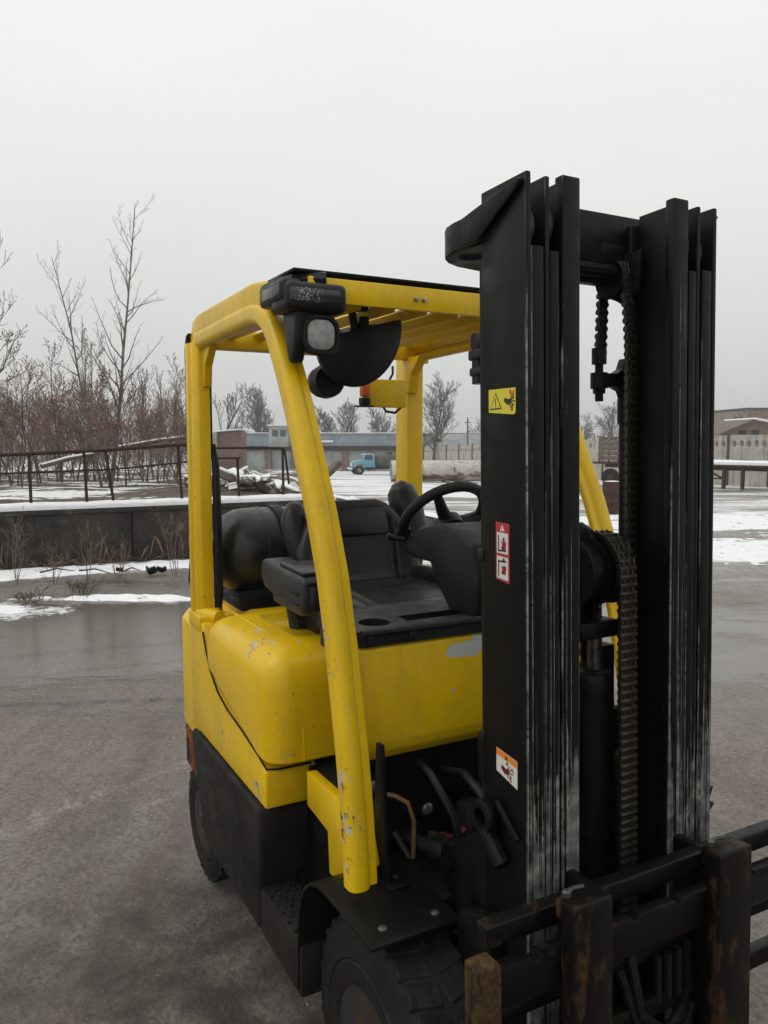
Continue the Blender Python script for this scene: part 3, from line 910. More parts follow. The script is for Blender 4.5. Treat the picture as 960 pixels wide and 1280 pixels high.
# hip restraint wing on the left, belt stalk
b = MB()
b.tube([(-1.03, 0.235, 1.22), (-1.06, 0.262, 1.34), (-1.09, 0.255, 1.43), (-1.10, 0.235, 1.49), (-1.105, 0.222, 1.515)], [0.05, 0.062, 0.064, 0.052, 0.02], 14)
b.build('restraint_wing', M['vinyl'], fl, 60)
b = MB()
b.tube([(-1.03, -0.175, 1.22), (-1.06, -0.205, 1.34), (-1.09, -0.200, 1.40), (-1.10, -0.185, 1.435), (-1.105, -0.172, 1.45)], [0.04, 0.046, 0.044, 0.036, 0.02], 14)
b.build('restraint_wing', M['vinyl'], fl, 60)
b = MB()
b.box((-0.88, 0.265, 1.19), (0.10, 0.05, 0.06), 0.02, 3)
b.build('belt_reel', M['plastic'], fl)

# ---- armrest with its lever console
b = MB()
b.prism([(-1.02, 1.278), (-0.98, 1.285), (-0.80, 1.262), (-0.80, 1.175), (-0.90, 1.172), (-0.99, 1.185), (-1.03, 1.22)], 'Y', -0.345, -0.245, 0.014, 3)
b.prism([(-0.83, 1.286), (-0.62, 1.280), (-0.60, 1.265), (-0.605, 1.175), (-0.63, 1.160), (-0.86, 1.165), (-0.87, 1.25)], 'Y', -0.365, -0.215, 0.012, 3)
b.tube([(-0.90, -0.27, 1.19), (-0.93, -0.26, 1.12), (-0.93, -0.25, 1.06)], 0.03, 10)
ar = b.build('armrest', M['grey_plastic'], fl)
b = MB()
b.box((-0.715, -0.29, 1.288), (0.19, 0.135, 0.012), 0.004, 2, (0, R(2), 0))
b.box((-0.597, -0.290, 1.262), (0.012, 0.13, 0.012), 0.003)
b.box((-0.720, -0.366, 1.225), (0.17, 0.006, 0.012), 0.002)
b.box((-0.720, -0.366, 1.195), (0.17, 0.006, 0.010), 0.002)
b.build('arm_pad', M['vinyl'], ar)
for k in range(4):
    b = MB()
    b.box((-0.598, -0.335 + k * 0.030, 1.225), (0.016, 0.019, 0.062), 0.006, 2, (0, R(-10), 0))
    b.build('lever', M['grey_plastic'], ar)

# ---- steering column and wheel
b = MB()
col_pts = [(-0.585, 1.335), (-0.575, 1.375), (-0.50, 1.418), (-0.40, 1.440), (-0.30, 1.432), (-0.22, 1.40), (-0.195, 1.30), (-0.20, 1.205), (-0.33, 1.205), (-0.385, 1.26), (-0.435, 1.325), (-0.53, 1.325)]
b.prism(col_pts, 'Y', -0.045, 0.175, 0.012, 3)
b.build('steering_column', M['plastic'], fl)
b = MB()
b.prism([(-0.40, 1.18), (-0.195, 1.18), (-0.195, 1.30), (-0.30, 1.30)], 'Y', 0.02, 0.34, 0.015, 3)
b.build('dash_pod', M['plastic'], fl)
b = MB()
b.box((-0.585, -0.045, 1.395), (0.02, 0.05, 0.035), 0.006, 2, (0, R(30), 0))
b.tube([(-0.55, -0.06, 1.38), (-0.56, -0.09, 1.385), (-0.565, -0.11, 1.39)], [0.008, 0.008, 0.011], 8)
b.build('column_lever', M['plastic'], fl)
SWC, SWR = Vector((-0.55, 0.08, 1.444)), 0.132
tilt = Matrix.Translation(SWC) @ Matrix.Rotation(R(-46), 4, 'Y')
b = MB()
b.tube([tilt @ Vector((SWR * math.cos(2 * math.pi * k / 40), SWR * math.sin(2 * math.pi * k / 40), 0)) for k in range(40)], 0.0165, 10, closed=True)
sw = b.build('steering_wheel', M['plastic'], fl, 60, fix=True)
b = MB()
for a in (90, 215, 325):
    p0 = tilt @ Vector((0, 0, -0.03))
    p1 = tilt @ Vector((SWR * math.cos(R(a)), SWR * math.sin(R(a)), 0))
    b.tube([p0, (p0 + p1) / 2 + Vector((0, 0, -0.006)), p1], [0.024, 0.019, 0.013], 8)
b.lathe([(0, -0.06), (0.045, -0.055), (0.042, -0.02), (0.03, -0.012), (0, -0.01)], (0, 0, 0), 'Z', 16, False, 0, tilt)
b.build('spokes', M['plastic'], sw, 60)

# ---- mast (own frame: x = 0 is the front face, leaning back 1.8 degrees)
mast = empty('mast', (0.3286, 0, 0), fl, False)
mast.rotation_euler = (0, R(-1.8), 0)
mast.matrix_parent_inverse = PINV[fl.name]
def bevel_section(b, x0, x1, y0, y1, z0, z1, s, bev=0.003):
    b.span((x0, s * y0, z0), (x1, s * y1, z1), bev, 2)
for s in (-1, 1):
    b = MB()                                  # outer rail: C channel, web outside
    bevel_section(b, -0.146, 0.0, 0.2505, 0.2625, 0.10, 2.180, s)
    bevel_section(b, -0.022, -0.0006, 0.219, 0.2500, 0.10, 2.045, s, 0.004)
    bevel_section(b, -0.145, -0.124, 0.219, 0.2500, 0.10, 2.045, s, 0.004)
    b.build('outer_rail', M['rail'], mast)
    b = MB()                                  # middle rail
    bevel_section(b, -0.140, -0.003, 0.2035, 0.2150, 0.09, 2.178, s)
    bevel_section(b, -0.020, -0.0022, 0.1795, 0.2030, 0.09, 2.040, s, 0.004)
    bevel_section(b, -0.139, -0.120, 0.1795, 0.2030, 0.09, 2.040, s, 0.004)
    b.build('middle_rail', M['rail'], mast)
    b = MB()                                  # inner rail: I section with a wide front flange
    bevel_section(b, -0.024, 0.0, 0.1290, 0.1745, 0.09, 2.186, s, 0.004)
    bevel_section(b, -0.118, -0.0245, 0.1500, 0.1630, 0.09, 2.180, s, 0.002)
    bevel_section(b, -0.138, -0.1185, 0.1290, 0.1745, 0.09, 2.160, s, 0.004)
    b.build('inner_rail', M['rail'], mast)
    for (x, y, z) in ((-0.068, 0.234, 2.090), (-0.066, 0.190, 2.098)):
        b = MB()                              # guide rollers in the open tops
        b.lathe([(0, -0.014), (0.040, -0.014), (0.046, -0.009), (0.046, 0.009), (0.040, 0.014), (0, 0.014)], (x, s * y, z), 'Y', 24)
        b.build('guide_roller', M['roller'] if 'roller' in M else M['steel'], mast, fix=True)
# crosshead of the outer rails: band that arches behind the uprights, with a holed bottom plate
def band_path(k=1.0):
    left = [(-0.200, -0.2735), (-0.220, -0.2738), (-0.238, -0.2735), (-0.268, -0.268), (-0.297, -0.253), (-0.322, -0.228), (-0.342, -0.190), (-0.356, -0.12), (-0.362, 0.0)]
    return left + [(x, -y) for x, y in reversed(left[:-1])]
bp = band_path()
b = MB()
zt, zb = 2.142, 2.084
o_ring = [[(x, y, zb), (x, y, zt)] for x, y in bp]
cx0 = -0.10
inn_ = []
for x, y in bp:
    d = Vector((cx0 - x, -y * 0.6))
    d = d.normalized() * 0.014 if d.length else Vector((0.014, 0))
    if abs(y) > 0.2725:
        d = Vector((0, -math.copysign(0.0065, y)))
    inn_.append((x + d.x, y + d.y))
rings = [[(x, y, zb), (x, y, zt), (q[0], q[1], zt), (q[0], q[1], zb)] for (x, y), q in zip(bp, inn_)]
b.rings(rings)
hole = lambda cx, cy, r: [(cx + r * math.cos(2 * math.pi * k / 18), cy + r * math.sin(2 * math.pi * k / 18)) for k in range(18)]
inner_edge = [(-0.150, 0.245), (-0.175, 0.15), (-0.18, 0.0), (-0.175, -0.15), (-0.150, -0.245)]
b.plate([(x * 0.99, y * 0.985) for x, y in bp[1:-1]] + inner_edge, [hole(-0.250, -0.212, 0.034), hole(-0.285, -0.120, 0.034), hole(-0.285, 0.120, 0.034), hole(-0.250, 0.212, 0.034)], 'Z', 2.0835, 2.096)
for s in (-1, 1):                            # cheeks tapering forward along the webs
    b.prism([(-0.004, 2.165), (-0.015, 2.170), (-0.205, 2.1425), (-0.205, 2.0838), (-0.145, 2.0838), (-0.02, 2.150)], 'Y', s * 0.2632, s * 0.2742, 0.003)
b.build('crosshead', M['rail2'], mast, 40, fix=True)
b = MB()                                     # beam of the middle rails seen between the uprights
b.span((-0.165, -0.20, 2.075), (-0.142, 0.20, 2.185), 0.004)
b.span((-0.195, -0.145, 2.035), (-0.168, 0.145, 2.120), 0.004)
b.tube([(-0.150, -0.14, 2.060), (-0.150, 0.14, 2.060)], 0.016, 10)
b.build('cross_beam', M['rail2'], mast)
for lo_c, hi_c in (((-0.175, -0.262, 0.45), (-0.147, 0.262, 0.55)), ((-0.175, -0.262, 0.95), (-0.147, 0.262, 1.05)), ((-0.165, -0.16, 0.20), (-0.135, 0.16, 0.33)), ((-0.172, -0.27, 0.12), (-0.02, 0.27, 0.16))):
    MB().span(lo_c, hi_c, 0.004).build('cross_beam', M['grease'], mast)
# side lift cylinders behind the rails
for s in (-1, 1):
    b = MB()
    b.tube([(-0.170, s * 0.185, 0.16), (-0.170, s * 0.185, 1.72)], 0.030, 14)
    b.tube([(-0.170, s * 0.185, 1.72), (-0.170, s * 0.185, 1.78)], 0.034, 14)
    lc = b.build('lift_cylinder', M['grease'], mast, 50)
    b = MB()
    b.tube([(-0.170, s * 0.185, 1.78), (-0.170, s * 0.185, 2.06)], 0.018, 12)
    b.build('lift_rod', M['rail2'], mast, 50)
# centre free lift cylinder with its sheave head
b = MB()
b.tube([(-0.150, 0.03, 0.14), (-0.150, 0.03, 1.13)], 0.048, 18)
b.lathe([(0, 0), (0.056, 0), (0.056, 0.03), (0.05, 0.036), (0, 0.036)], (-0.150, 0.03, 1.12), 'Z', 18)
b.build('lift_cylinder', M['grease'], mast, 50)
b = MB()
b.tube([(-0.150, 0.05, 1.15), (-0.150, 0.05, 1.30)], 0.017, 12)
b.build('lift_rod', M['dirty_steel'], mast, 50)
b = MB()
hs = [(-0.225, 1.27), (-0.225, 1.42), (-0.205, 1.475), (-0.17, 1.495), (-0.135, 1.478), (-0.115, 1.43), (-0.110, 1.36), (-0.125, 1.25)]
b.prism(hs, 'Y', -0.030, -0.014, 0.004)
b.prism(hs, 'Y', 0.018, 0.034, 0.004)
b.span((-0.215, -0.032, 1.235), (-0.105, 0.085, 1.275), 0.008)
b.tube([(-0.155, -0.045, 1.40), (-0.155, 0.10, 1.40)], 0.016, 10)
b.tube([(-0.210, -0.01, 1.44), (-0.210, 0.03, 1.44)], 0.012, 8)
b.build('sheave_head', M['grease'], mast)
for y in (0.0, 0.068):
    b = MB()
    b.lathe([(0.018, -0.026), (0.078, -0.026), (0.080, -0.021), (0.066, -0.017), (0.066, 0.017), (0.080, 0.021), (0.078, 0.026), (0.018, 0.026)], (-0.150, y, 1.385), 'Y', 28, True)
    b.build('sheave', M['grease'], mast, fix=True)
b = MB()                                     # hose guard plate behind the cylinder
b.span((-0.232, -0.125, 0.25), (-0.222, 0.125, 1.06), 0.003)
b.span((-0.20, 0.088, 0.25), (-0.165, 0.128, 1.20), 0.003)
b.build('hose_guard', M['grease'], mast)
b = MB()                                     # corrugated hoses beside the cylinder
hp = []
rad = []
for k in range(60):
    z = 1.28 - k * 0.008
    hp.append((-0.205, 0.085 + 0.012 * math.sin(z * 9), z))
    rad.append(0.0145 + (0.0025 if k % 4 < 2 else -0.0015))
b.tube(hp, rad, 10)
b.build('corrugated_hose', M['vinyl'], mast)
b = MB()
b.tube([(-0.19, -0.05, 1.30), (-0.23, -0.06, 1.42), (-0.24, -0.03, 1.50), (-0.23, 0.01, 1.46), (-0.215, 0.02, 1.30), (-0.21, 0.02, 0.9), (-0.20, 0.01, 0.4)], 0.012, 8)
b.tube([(-0.12, -0.055, 1.18), (-0.10, -0.07, 0.9), (-0.09, -0.08, 0.55), (-0.06, -0.05, 0.42), (-0.03, 0.02, 0.40)], 0.011, 8)
b.build('hydraulic_hose', M['vinyl'], mast)
# leaf chains; every link is a piece of its own
def link_mesh(w, pitch, odd):
    b = MB()
    hw = w / 2
    b.tube([(0, -hw, 0), (0, hw, 0)], pitch * 0.40, 8)
    n = 3
    for j in range(n):
        y = -hw * 0.82 + (2 * hw * 0.82) * (j + (0.5 if odd else 0.0)) / (n - 0.5)
        b.box((0, y, pitch * 0.5), (pitch * 0.62, w * 0.07, pitch * 1.5), 0.0012, 1)
    b.box((-pitch * 0.12, 0, pitch * 0.5), (pitch * 0.30, w * 0.86, pitch * 1.02), 0.001, 1)
    return b.mesh('link', M['chain'], 40)
def chain(path, w, pitch, parent_name):
    root = empty(parent_name, (0.3286, 0, 0), fl, False)
    root.rotation_euler = mast.rotation_euler
    root.matrix_parent_inverse = PINV[fl.name]
    ms = (link_mesh(w, pitch, False), link_mesh(w, pitch, True))
    P = [Vector(p) for p in path]
    acc, i, t, k = 0.0, 0, 0.0, 0
    pts = []
    # resample
    segs = [(P[i + 1] - P[i]).length for i in range(len(P) - 1)]
    total = sum(segs)
    n = int(total / pitch)
    for k in range(n):
        d = k * pitch
        i = 0
        while d > segs[i] and i < len(segs) - 1:
            d -= segs[i]
            i += 1
        pos = P[i].lerp(P[i + 1], d / segs[i])
        dr = (P[i + 1] - P[i]).normalized()
        ang = math.atan2(-dr.x, -dr.z)
        link_copy(ms[k % 2], 'link', pos, root, (0, ang, 0))
    return root
arc = [(-0.150 + 0.082 * math.cos(R(a)), 0.068, 1.385 + 0.082 * math.sin(R(a))) for a in (150, 120, 95, 75, 55, 35, 15, 0)]
chain(arc + [(-0.068, 0.070, 1.30), (-0.070, 0.078, 0.50)], 0.050, 0.0185, 'carriage_chain')
sh = (-0.160, 0.118, 2.045)
b = MB()
b.lathe([(0.010, -0.018), (0.043, -0.018), (0.045, -0.014), (0.032, -0.011), (0.032, 0.011), (0.045, 0.014), (0.043, 0.018), (0.010, 0.018)], sh, 'Y', 28, True)
b.build('sheave', M['grease'], mast, fix=True)
b = MB()
b.prism([(-0.20, 2.10), (-0.09, 2.10), (-0.10, 2.01), (-0.143, 1.985), (-0.185, 2.01)], 'Y', 0.127, 0.140, 0.004)
b.span((-0.21, 0.06, 2.09), (-0.14, 0.14, 2.12), 0.006)
b.build('sheave_bracket', M['rail2'], mast)
arc = [(sh[0] + 0.036 * math.cos(R(a)), sh[1], sh[2] + 0.036 * math.sin(R(a))) for a in (180, 150, 120, 90, 60, 30, 0)]
chain([(-0.196, 0.110, 1.885)] + arc + [(-0.124, 0.132, 1.90), (-0.124, 0.134, 0.55)], 0.028, 0.0185, 'lift_chain')
b = MB()                                     # chain anchor
b.tube([(-0.195, 0.105, 1.895), (-0.195, 0.105, 1.858)], 0.017, 8)
b.tube([(-0.195, 0.105, 1.86), (-0.195, 0.105, 1.772)], 0.0095, 8)
b.tube([(-0.195, 0.105, 1.838), (-0.195, 0.105, 1.802)], 0.020, 10)
b.tube([(-0.195, 0.105, 1.802), (-0.195, 0.105, 1.790)], 0.015, 6)
b.prism([(0.105, 1.836), (0.150, 1.838), (0.172, 1.850), (0.182, 1.875), (0.200, 1.875), (0.200, 1.775), (0.182, 1.775), (0.172, 1.798), (0.150, 1.806), (0.105, 1.806)], 'X', -0.212, -0.180, 0.003)
b.build('chain_anchor', M['rail2'], mast)
b = MB()                                     # small valve block behind the right hand upright
b.span((-0.200, -0.255, 1.875), (-0.147, -0.225, 1.905), 0.004)
b.tube([(-0.185, -0.240, 1.905), (-0.185, -0.240, 1.80)], 0.017, 10)
b.box((-0.178, -0.240, 1.86), (0.05, 0.038, 0.022), 0.004)
b.box((-0.178, -0.240, 1.825), (0.045, 0.036, 0.018), 0.004)
b.tube([(-0.175, -0.240, 1.80), (-0.160, -0.242, 1.77), (-0.155, -0.246, 1.72)], 0.006, 6)
b.build('valve_block', M['vinyl'], mast)
b = MB()                                     # cable run down the rear edge of the web
b.tube([(-0.152, -0.256, 2.03), (-0.153, -0.256, 1.5), (-0.153, -0.256, 1.0), (-0.151, -0.256, 0.5)], 0.006, 6)
for z in (1.05, 1.44):
    b.box((-0.154, -0.258, z), (0.02, 0.016, 0.025), 0.003)
b.build('cable', M['vinyl'], mast)
for s in (-1, 1):                            # tilt ears and foot brackets at the back of the mast
    b = MB()
    ear = [(-0.146, 0.86), (-0.22, 0.80), (-0.315, 0.735), (-0.335, 0.69), (-0.31, 0.65), (-0.20, 0.56), (-0.146, 0.50)]
    b.prism(ear, 'Y', s * 0.262, s * 0.245, 0.004)
    b.prism(ear, 'Y', s * 0.205, s * 0.188, 0.004)
    b.prism([(-0.08, 0.70), (-0.20, 0.66), (-0.22, 0.30), (-0.08, 0.12)], 'Y', s * 0.300, s * 0.264, 0.006)
    b.lathe([(0.020, -0.012), (0.034, -0.012), (0.036, -0.009), (0.036, 0.009), (0.034, 0.012), (0.020, 0.012)], (-0.123, s * 0.281, 0.893), 'Y', 18, True)
    b.tube([(-0.090, s * 0.272, 0.935), (-0.022, s * 0.272, 0.880)], 0.007, 8)
    b.tube([(-0.115, s * 0.282, 0.865), (-0.060, s * 0.282, 0.815)], 0.018, 10)
    b.build('tilt_ear', M['grease'], mast, fix=True)
b = MB()                                     # ragged rubber flap at the foot of the left hand rail
b.prism([(0.2635, 0.66), (0.315, 0.80), (0.375, 0.835), (0.36, 0.80), (0.38, 0.79), (0.33, 0.74), (0.29, 0.64)], 'X', -0.090, -0.082, 0.002)
b.build('rubber_flap', M['vinyl'], mast)

# ---- stickers on the right hand web (flat print on thin foil)
foil_y = plain('sticker_yellow', (0.66, 0.58, 0.03), 0.35)
foil_w = plain('sticker_white', (0.62, 0.64, 0.60), 0.35)
foil_r = plain('sticker_red', (0.42, 0.03, 0.045), 0.35)
foil_o = plain('sticker_orange', (0.75, 0.22, 0.02), 0.35)
ink = plain('sticker_ink', (0.015, 0.013, 0.013), 0.4)
ink_r = plain('sticker_dark_red', (0.13, 0.012, 0.02), 0.4)
SM = [foil_y, foil_w, foil_r, foil_o, ink, ink_r]
YS = -0.2625
def foil(b, pts, lvl, mi):
    """polygon in (x, z) on the web; level sets how far it stands proud (0.3 mm steps)"""
    b.prism(pts, 'Y', YS - 0.0002 - 0.0004 * lvl, YS - 0.0006 - 0.0004 * lvl, 0, 1, mi)
def quad(cx, cz, w, h, a=0.0):
    c, s_ = math.cos(a), math.sin(a)
    return [(cx + x * c - z * s_, cz + x * s_ + z * c) for x, z in ((-w / 2, -h / 2), (w / 2, -h / 2), (w / 2, h / 2), (-w / 2, h / 2))]
def disc(cx, cz, r, n=10):
    return [(cx + r * math.cos(2 * math.pi * k / n), cz + r * math.sin(2 * math.pi * k / n)) for k in range(n)]
def warn_tri(b, cx, cz, h, lvl, edge_mi, face_mi, ink_mi):
    def tri(k):
        return [(cx - h * 0.58 * k, cz - h * 0.40 * k), (cx + h * 0.58 * k, cz - h * 0.40 * k), (cx, cz + h * 0.60 * k)]
    foil(b, tri(1.0), lvl, edge_mi)
    foil(b, tri(0.80), lvl + 1, face_mi)
    foil(b, quad(cx, cz + h * 0.06, h * 0.07, h * 0.36), lvl + 2, ink_mi)
    foil(b, quad(cx, cz - h * 0.21, h * 0.07, h * 0.08), lvl + 2, ink_mi)
def hand(b, cx, cz, k, lvl, mi):
    """a hand struck by rollers: palm, cuff, splayed fingers"""
    foil(b, [(cx - 0.013 * k, cz + 0.008 * k), (cx - 0.016 * k, cz + 0.001 * k), (cx - 0.004 * k, cz - 0.008 * k), (cx + 0.006 * k, cz - 0.006 * k), (cx + 0.008 * k, cz + 0.004 * k), (cx - 0.002 * k, cz + 0.004 * k)], lvl, mi)
    for a, ln in ((50, 0.012), (25, 0.015), (0, 0.016), (-28, 0.014), (-62, 0.011)):
        foil(b, quad(cx + (0.006 + ln / 2) * k * math.cos(R(a)), cz - 0.001 * k + (0.004 + ln / 2) * k * math.sin(R(a)), ln * k, 0.0026 * k, R(a)), lvl, mi)
# 1: yellow, triangle and crushed hand
b = MB()
foil(b, [(-0.122, 1.735), (-0.040, 1.727), (-0.034, 1.731), (-0.034, 1.779), (-0.122, 1.781)], 0, 0)
warn_tri(b, -0.098, 1.7535, 0.034, 1, 4, 0, 4)
hand(b, -0.056, 1.754, 0.95, 1, 4)
foil(b, quad(-0.050, 1.771, 0.006, 0.010, 0.3), 1, 2)
foil(b, quad(-0.045, 1.741, 0.006, 0.013, -0.2), 1, 2)
foil(b, quad(-0.042, 1.766, 0.004, 0.016, -0.4), 2, 2)
b.build('warning_sticker', SM, mast, 0, 'yellow sticker with warning triangle and crushed hand')
# 2: red strip with two white boxes
b = MB()
foil(b, [(-0.101, 1.397), (-0.056, 1.390), (-0.056, 1.511), (-0.101, 1.514)], 0, 2)
warn_tri(b, -0.079, 1.5005, 0.013, 1, 1, 1, 2)
foil(b, [(-0.097, 1.451), (-0.060, 1.449), (-0.060, 1.491), (-0.097, 1.493)], 1, 1)
foil(b, [(-0.097, 1.400), (-0.060, 1.396), (-0.060, 1.442), (-0.097, 1.445)], 1, 1)
for zc, up in ((1.470, 1), (1.420, -1)):
    foil(b, quad(-0.091, zc, 0.003, 0.034), 2, 4)
    foil(b, quad(-0.079, zc - 0.014 * up, 0.026, 0.0035), 2, 4)
    foil(b, disc(-0.074, zc + 0.013 - 0.004 * up, 0.0036), 2, 5)
    foil(b, [(-0.080, zc - 0.012), (-0.068, zc - 0.012), (-0.066, zc + 0.002), (-0.072, zc + 0.006), (-0.079, zc + 0.002)], 2, 5)
    foil(b, quad(-0.074, zc - 0.002, 0.020, 0.0028, 0.75), 3, 2)
    foil(b, quad(-0.074, zc - 0.002, 0.020, 0.0028, -0.75), 3, 2)
b.build('warning_sticker', SM, mast, 0, 'narrow red sticker with two white pictogram boxes')
# 3: white with orange head
b = MB()
foil(b, [(-0.1045, 0.994), (-0.034, 0.976), (-0.031, 0.979), (-0.031, 1.034), (-0.034, 1.038), (-0.1045, 1.047)], 0, 4)
foil(b, [(-0.1025, 0.996), (-0.033, 0.978), (-0.033, 1.035), (-0.1025, 1.0445)], 1, 1)
foil(b, [(-0.1020, 1.031), (-0.0335, 1.021), (-0.0335, 1.0345), (-0.1020, 1.0440)], 2, 3)
foil(b, [(-0.0735, 1.0285), (-0.0635, 1.0270), (-0.0685, 1.0375)], 3, 5)
hand(b, -0.070, 1.005, 1.05, 2, 5)
foil(b, quad(-0.066, 1.020, 0.006, 0.006), 2, 5)
foil(b, quad(-0.055, 0.991, 0.005, 0.010, 0.2), 2, 2)
foil(b, quad(-0.048, 1.012, 0.003, 0.010, 0.6), 2, 2)
b.build('warning_sticker', SM, mast, 0, 'white sticker with orange head and crushed hand')

# ---- carriage and forks (same tilt frame)
car = empty('carriage', (0.3286, 0, 0), fl, False)
car.rotation_euler = mast.rotation_euler
car.matrix_parent_inverse = PINV[fl.name]
M['bar'] = rusty('carriage_bar_paint', (0.0042, 0.0040, 0.0039), (0.04, 0.022, 0.012), 0.16, 0.42, 9)
M['fork'] = rusty('fork_steel', (0.005, 0.0044, 0.004), (0.056, 0.029, 0.012), 0.42, 0.42, 22, 0.30)
M['endbar'] = rusty('carriage_end_rust', (0.016, 0.012, 0.009), (0.078, 0.046, 0.020), 0.64, 0.5, 24, 0.30)
b = MB()                                     # load backrest rail behind
b.span((0.045, -0.420, 0.755), (0.080, 0.520, 0.797), 0.005, 3)
b.build('rear_rail', M['bar'], car)
def notched(z0, z1, up, x0, x1, y0, y1, notches):
    """fork bar with locking notches on its top edge"""
    pts = [(y0, z0), (y1, z0), (y1, z1)]
    for n in sorted(notches, reverse=True):
        pts += [(n + 0.010, z1), (n + 0.008, z1 - 0.010), (n - 0.008, z1 - 0.010), (n - 0.010, z1)]
    pts += [(y0, z1)]
    bb = MB()
    bb.prism(pts, 'X', x0, x1, 0.0025, 2)
    return bb
nb = notched(0.672, 0.748, True, 0.098, 0.125, -0.475, 0.52, [-0.345, -0.315, -0.10, 0.02, 0.24, 0.36])
nb.build('fork_bar', M['bar'], car)
nb = MB().span((0.095, -0.475, 0.235), (0.127, 0.52, 0.345), 0.004)
nb.build('fork_bar', M['bar'], car)
b = MB()
b.span((0.088, -0.478, 0.20), (0.137, -0.428, 0.766), 0.007, 3)
b.build('end_bar', M['endbar'], car)
b = MB()
b.span((0.088, 0.47, 0.20), (0.137, 0.515, 0.766), 0.007, 3)
b.build('end_bar', M['endbar'], car)
b = MB()
for y in (-0.155, 0.155):
    b.span((-0.06, y - 0.012, 0.18), (0.094, y + 0.012, 0.80), 0.005)
b.span((0.045, -0.45, 0.475), (0.075, 0.50, 0.515), 0.004)
b.span((0.030, -0.45, 0.585), (0.058, 0.50, 0.612), 0.004)
b.build('carriage_frame', M['bar'], car)
b = MB()
b.tube([(0.06, -0.05, 0.62), (0.08, -0.04, 0.5), (0.085, 0.03, 0.44), (0.07, 0.10, 0.46), (0.05, 0.12, 0.6)], 0.012, 8)
b.tube([(0.06, -0.08, 0.60), (0.085, -0.03, 0.42), (0.085, 0.06, 0.38), (0.06, 0.14, 0.45)], 0.010, 8)
for y in (0.02, 0.05, 0.08, 0.11):
    b.tube([(0.07, y, 0.60), (0.07, y, 0.50)], 0.009, 8)
b.build('hydraulic_hose', M['vinyl'], car)
b = MB()
b.span((0.080, 0.0, 0.352), (0.118, 0.05, 0.362), 0.003)
b.build('worn_patch', simple('orange_rust', (0.24, 0.085, 0.015), 0.7, 0, 0.5, 60), car)
for y0 in (-0.292, 0.094):
    b = MB()
    w = 0.096
    # shank with hooked top, heel and blade
    prof = [(0.1275, 0.10), (0.1275, 0.80), (0.112, 0.80), (0.112, 0.836), (0.160, 0.838), (0.164, 0.832), (0.164, 0.13), (0.172, 0.112), (1.05, 0.075), (1.06, 0.068), (1.05, 0.063), (0.16, 0.065), (0.140, 0.075)]
    b.prism(prof, 'Y', y0, y0 + w, 0.005, 2)
    fk = b.build('fork', M['fork'], fl)
    fk.parent = fl
    fk.matrix_parent_inverse = PINV[fl.name] @ (Matrix.Translation((0.3286, 0, 0)) @ Matrix.Rotation(R(-1.8), 4, 'Y'))
    b = MB()
    b.lathe([(0, 0), (0.009, 0), (0.009, 0.009), (0.006, 0.012), (0, 0.012)], (0.122, y0 + 0.02, 0.8375), 'Z', 10)
    b.tube([(0.122, y0 + 0.02, 0.846), (0.118, y0 + 0.040, 0.845), (0.120, y0 + 0.062, 0.844)], 0.0042, 6)
    lp = b.build('locking_pin', M['dirty_steel'], fk)

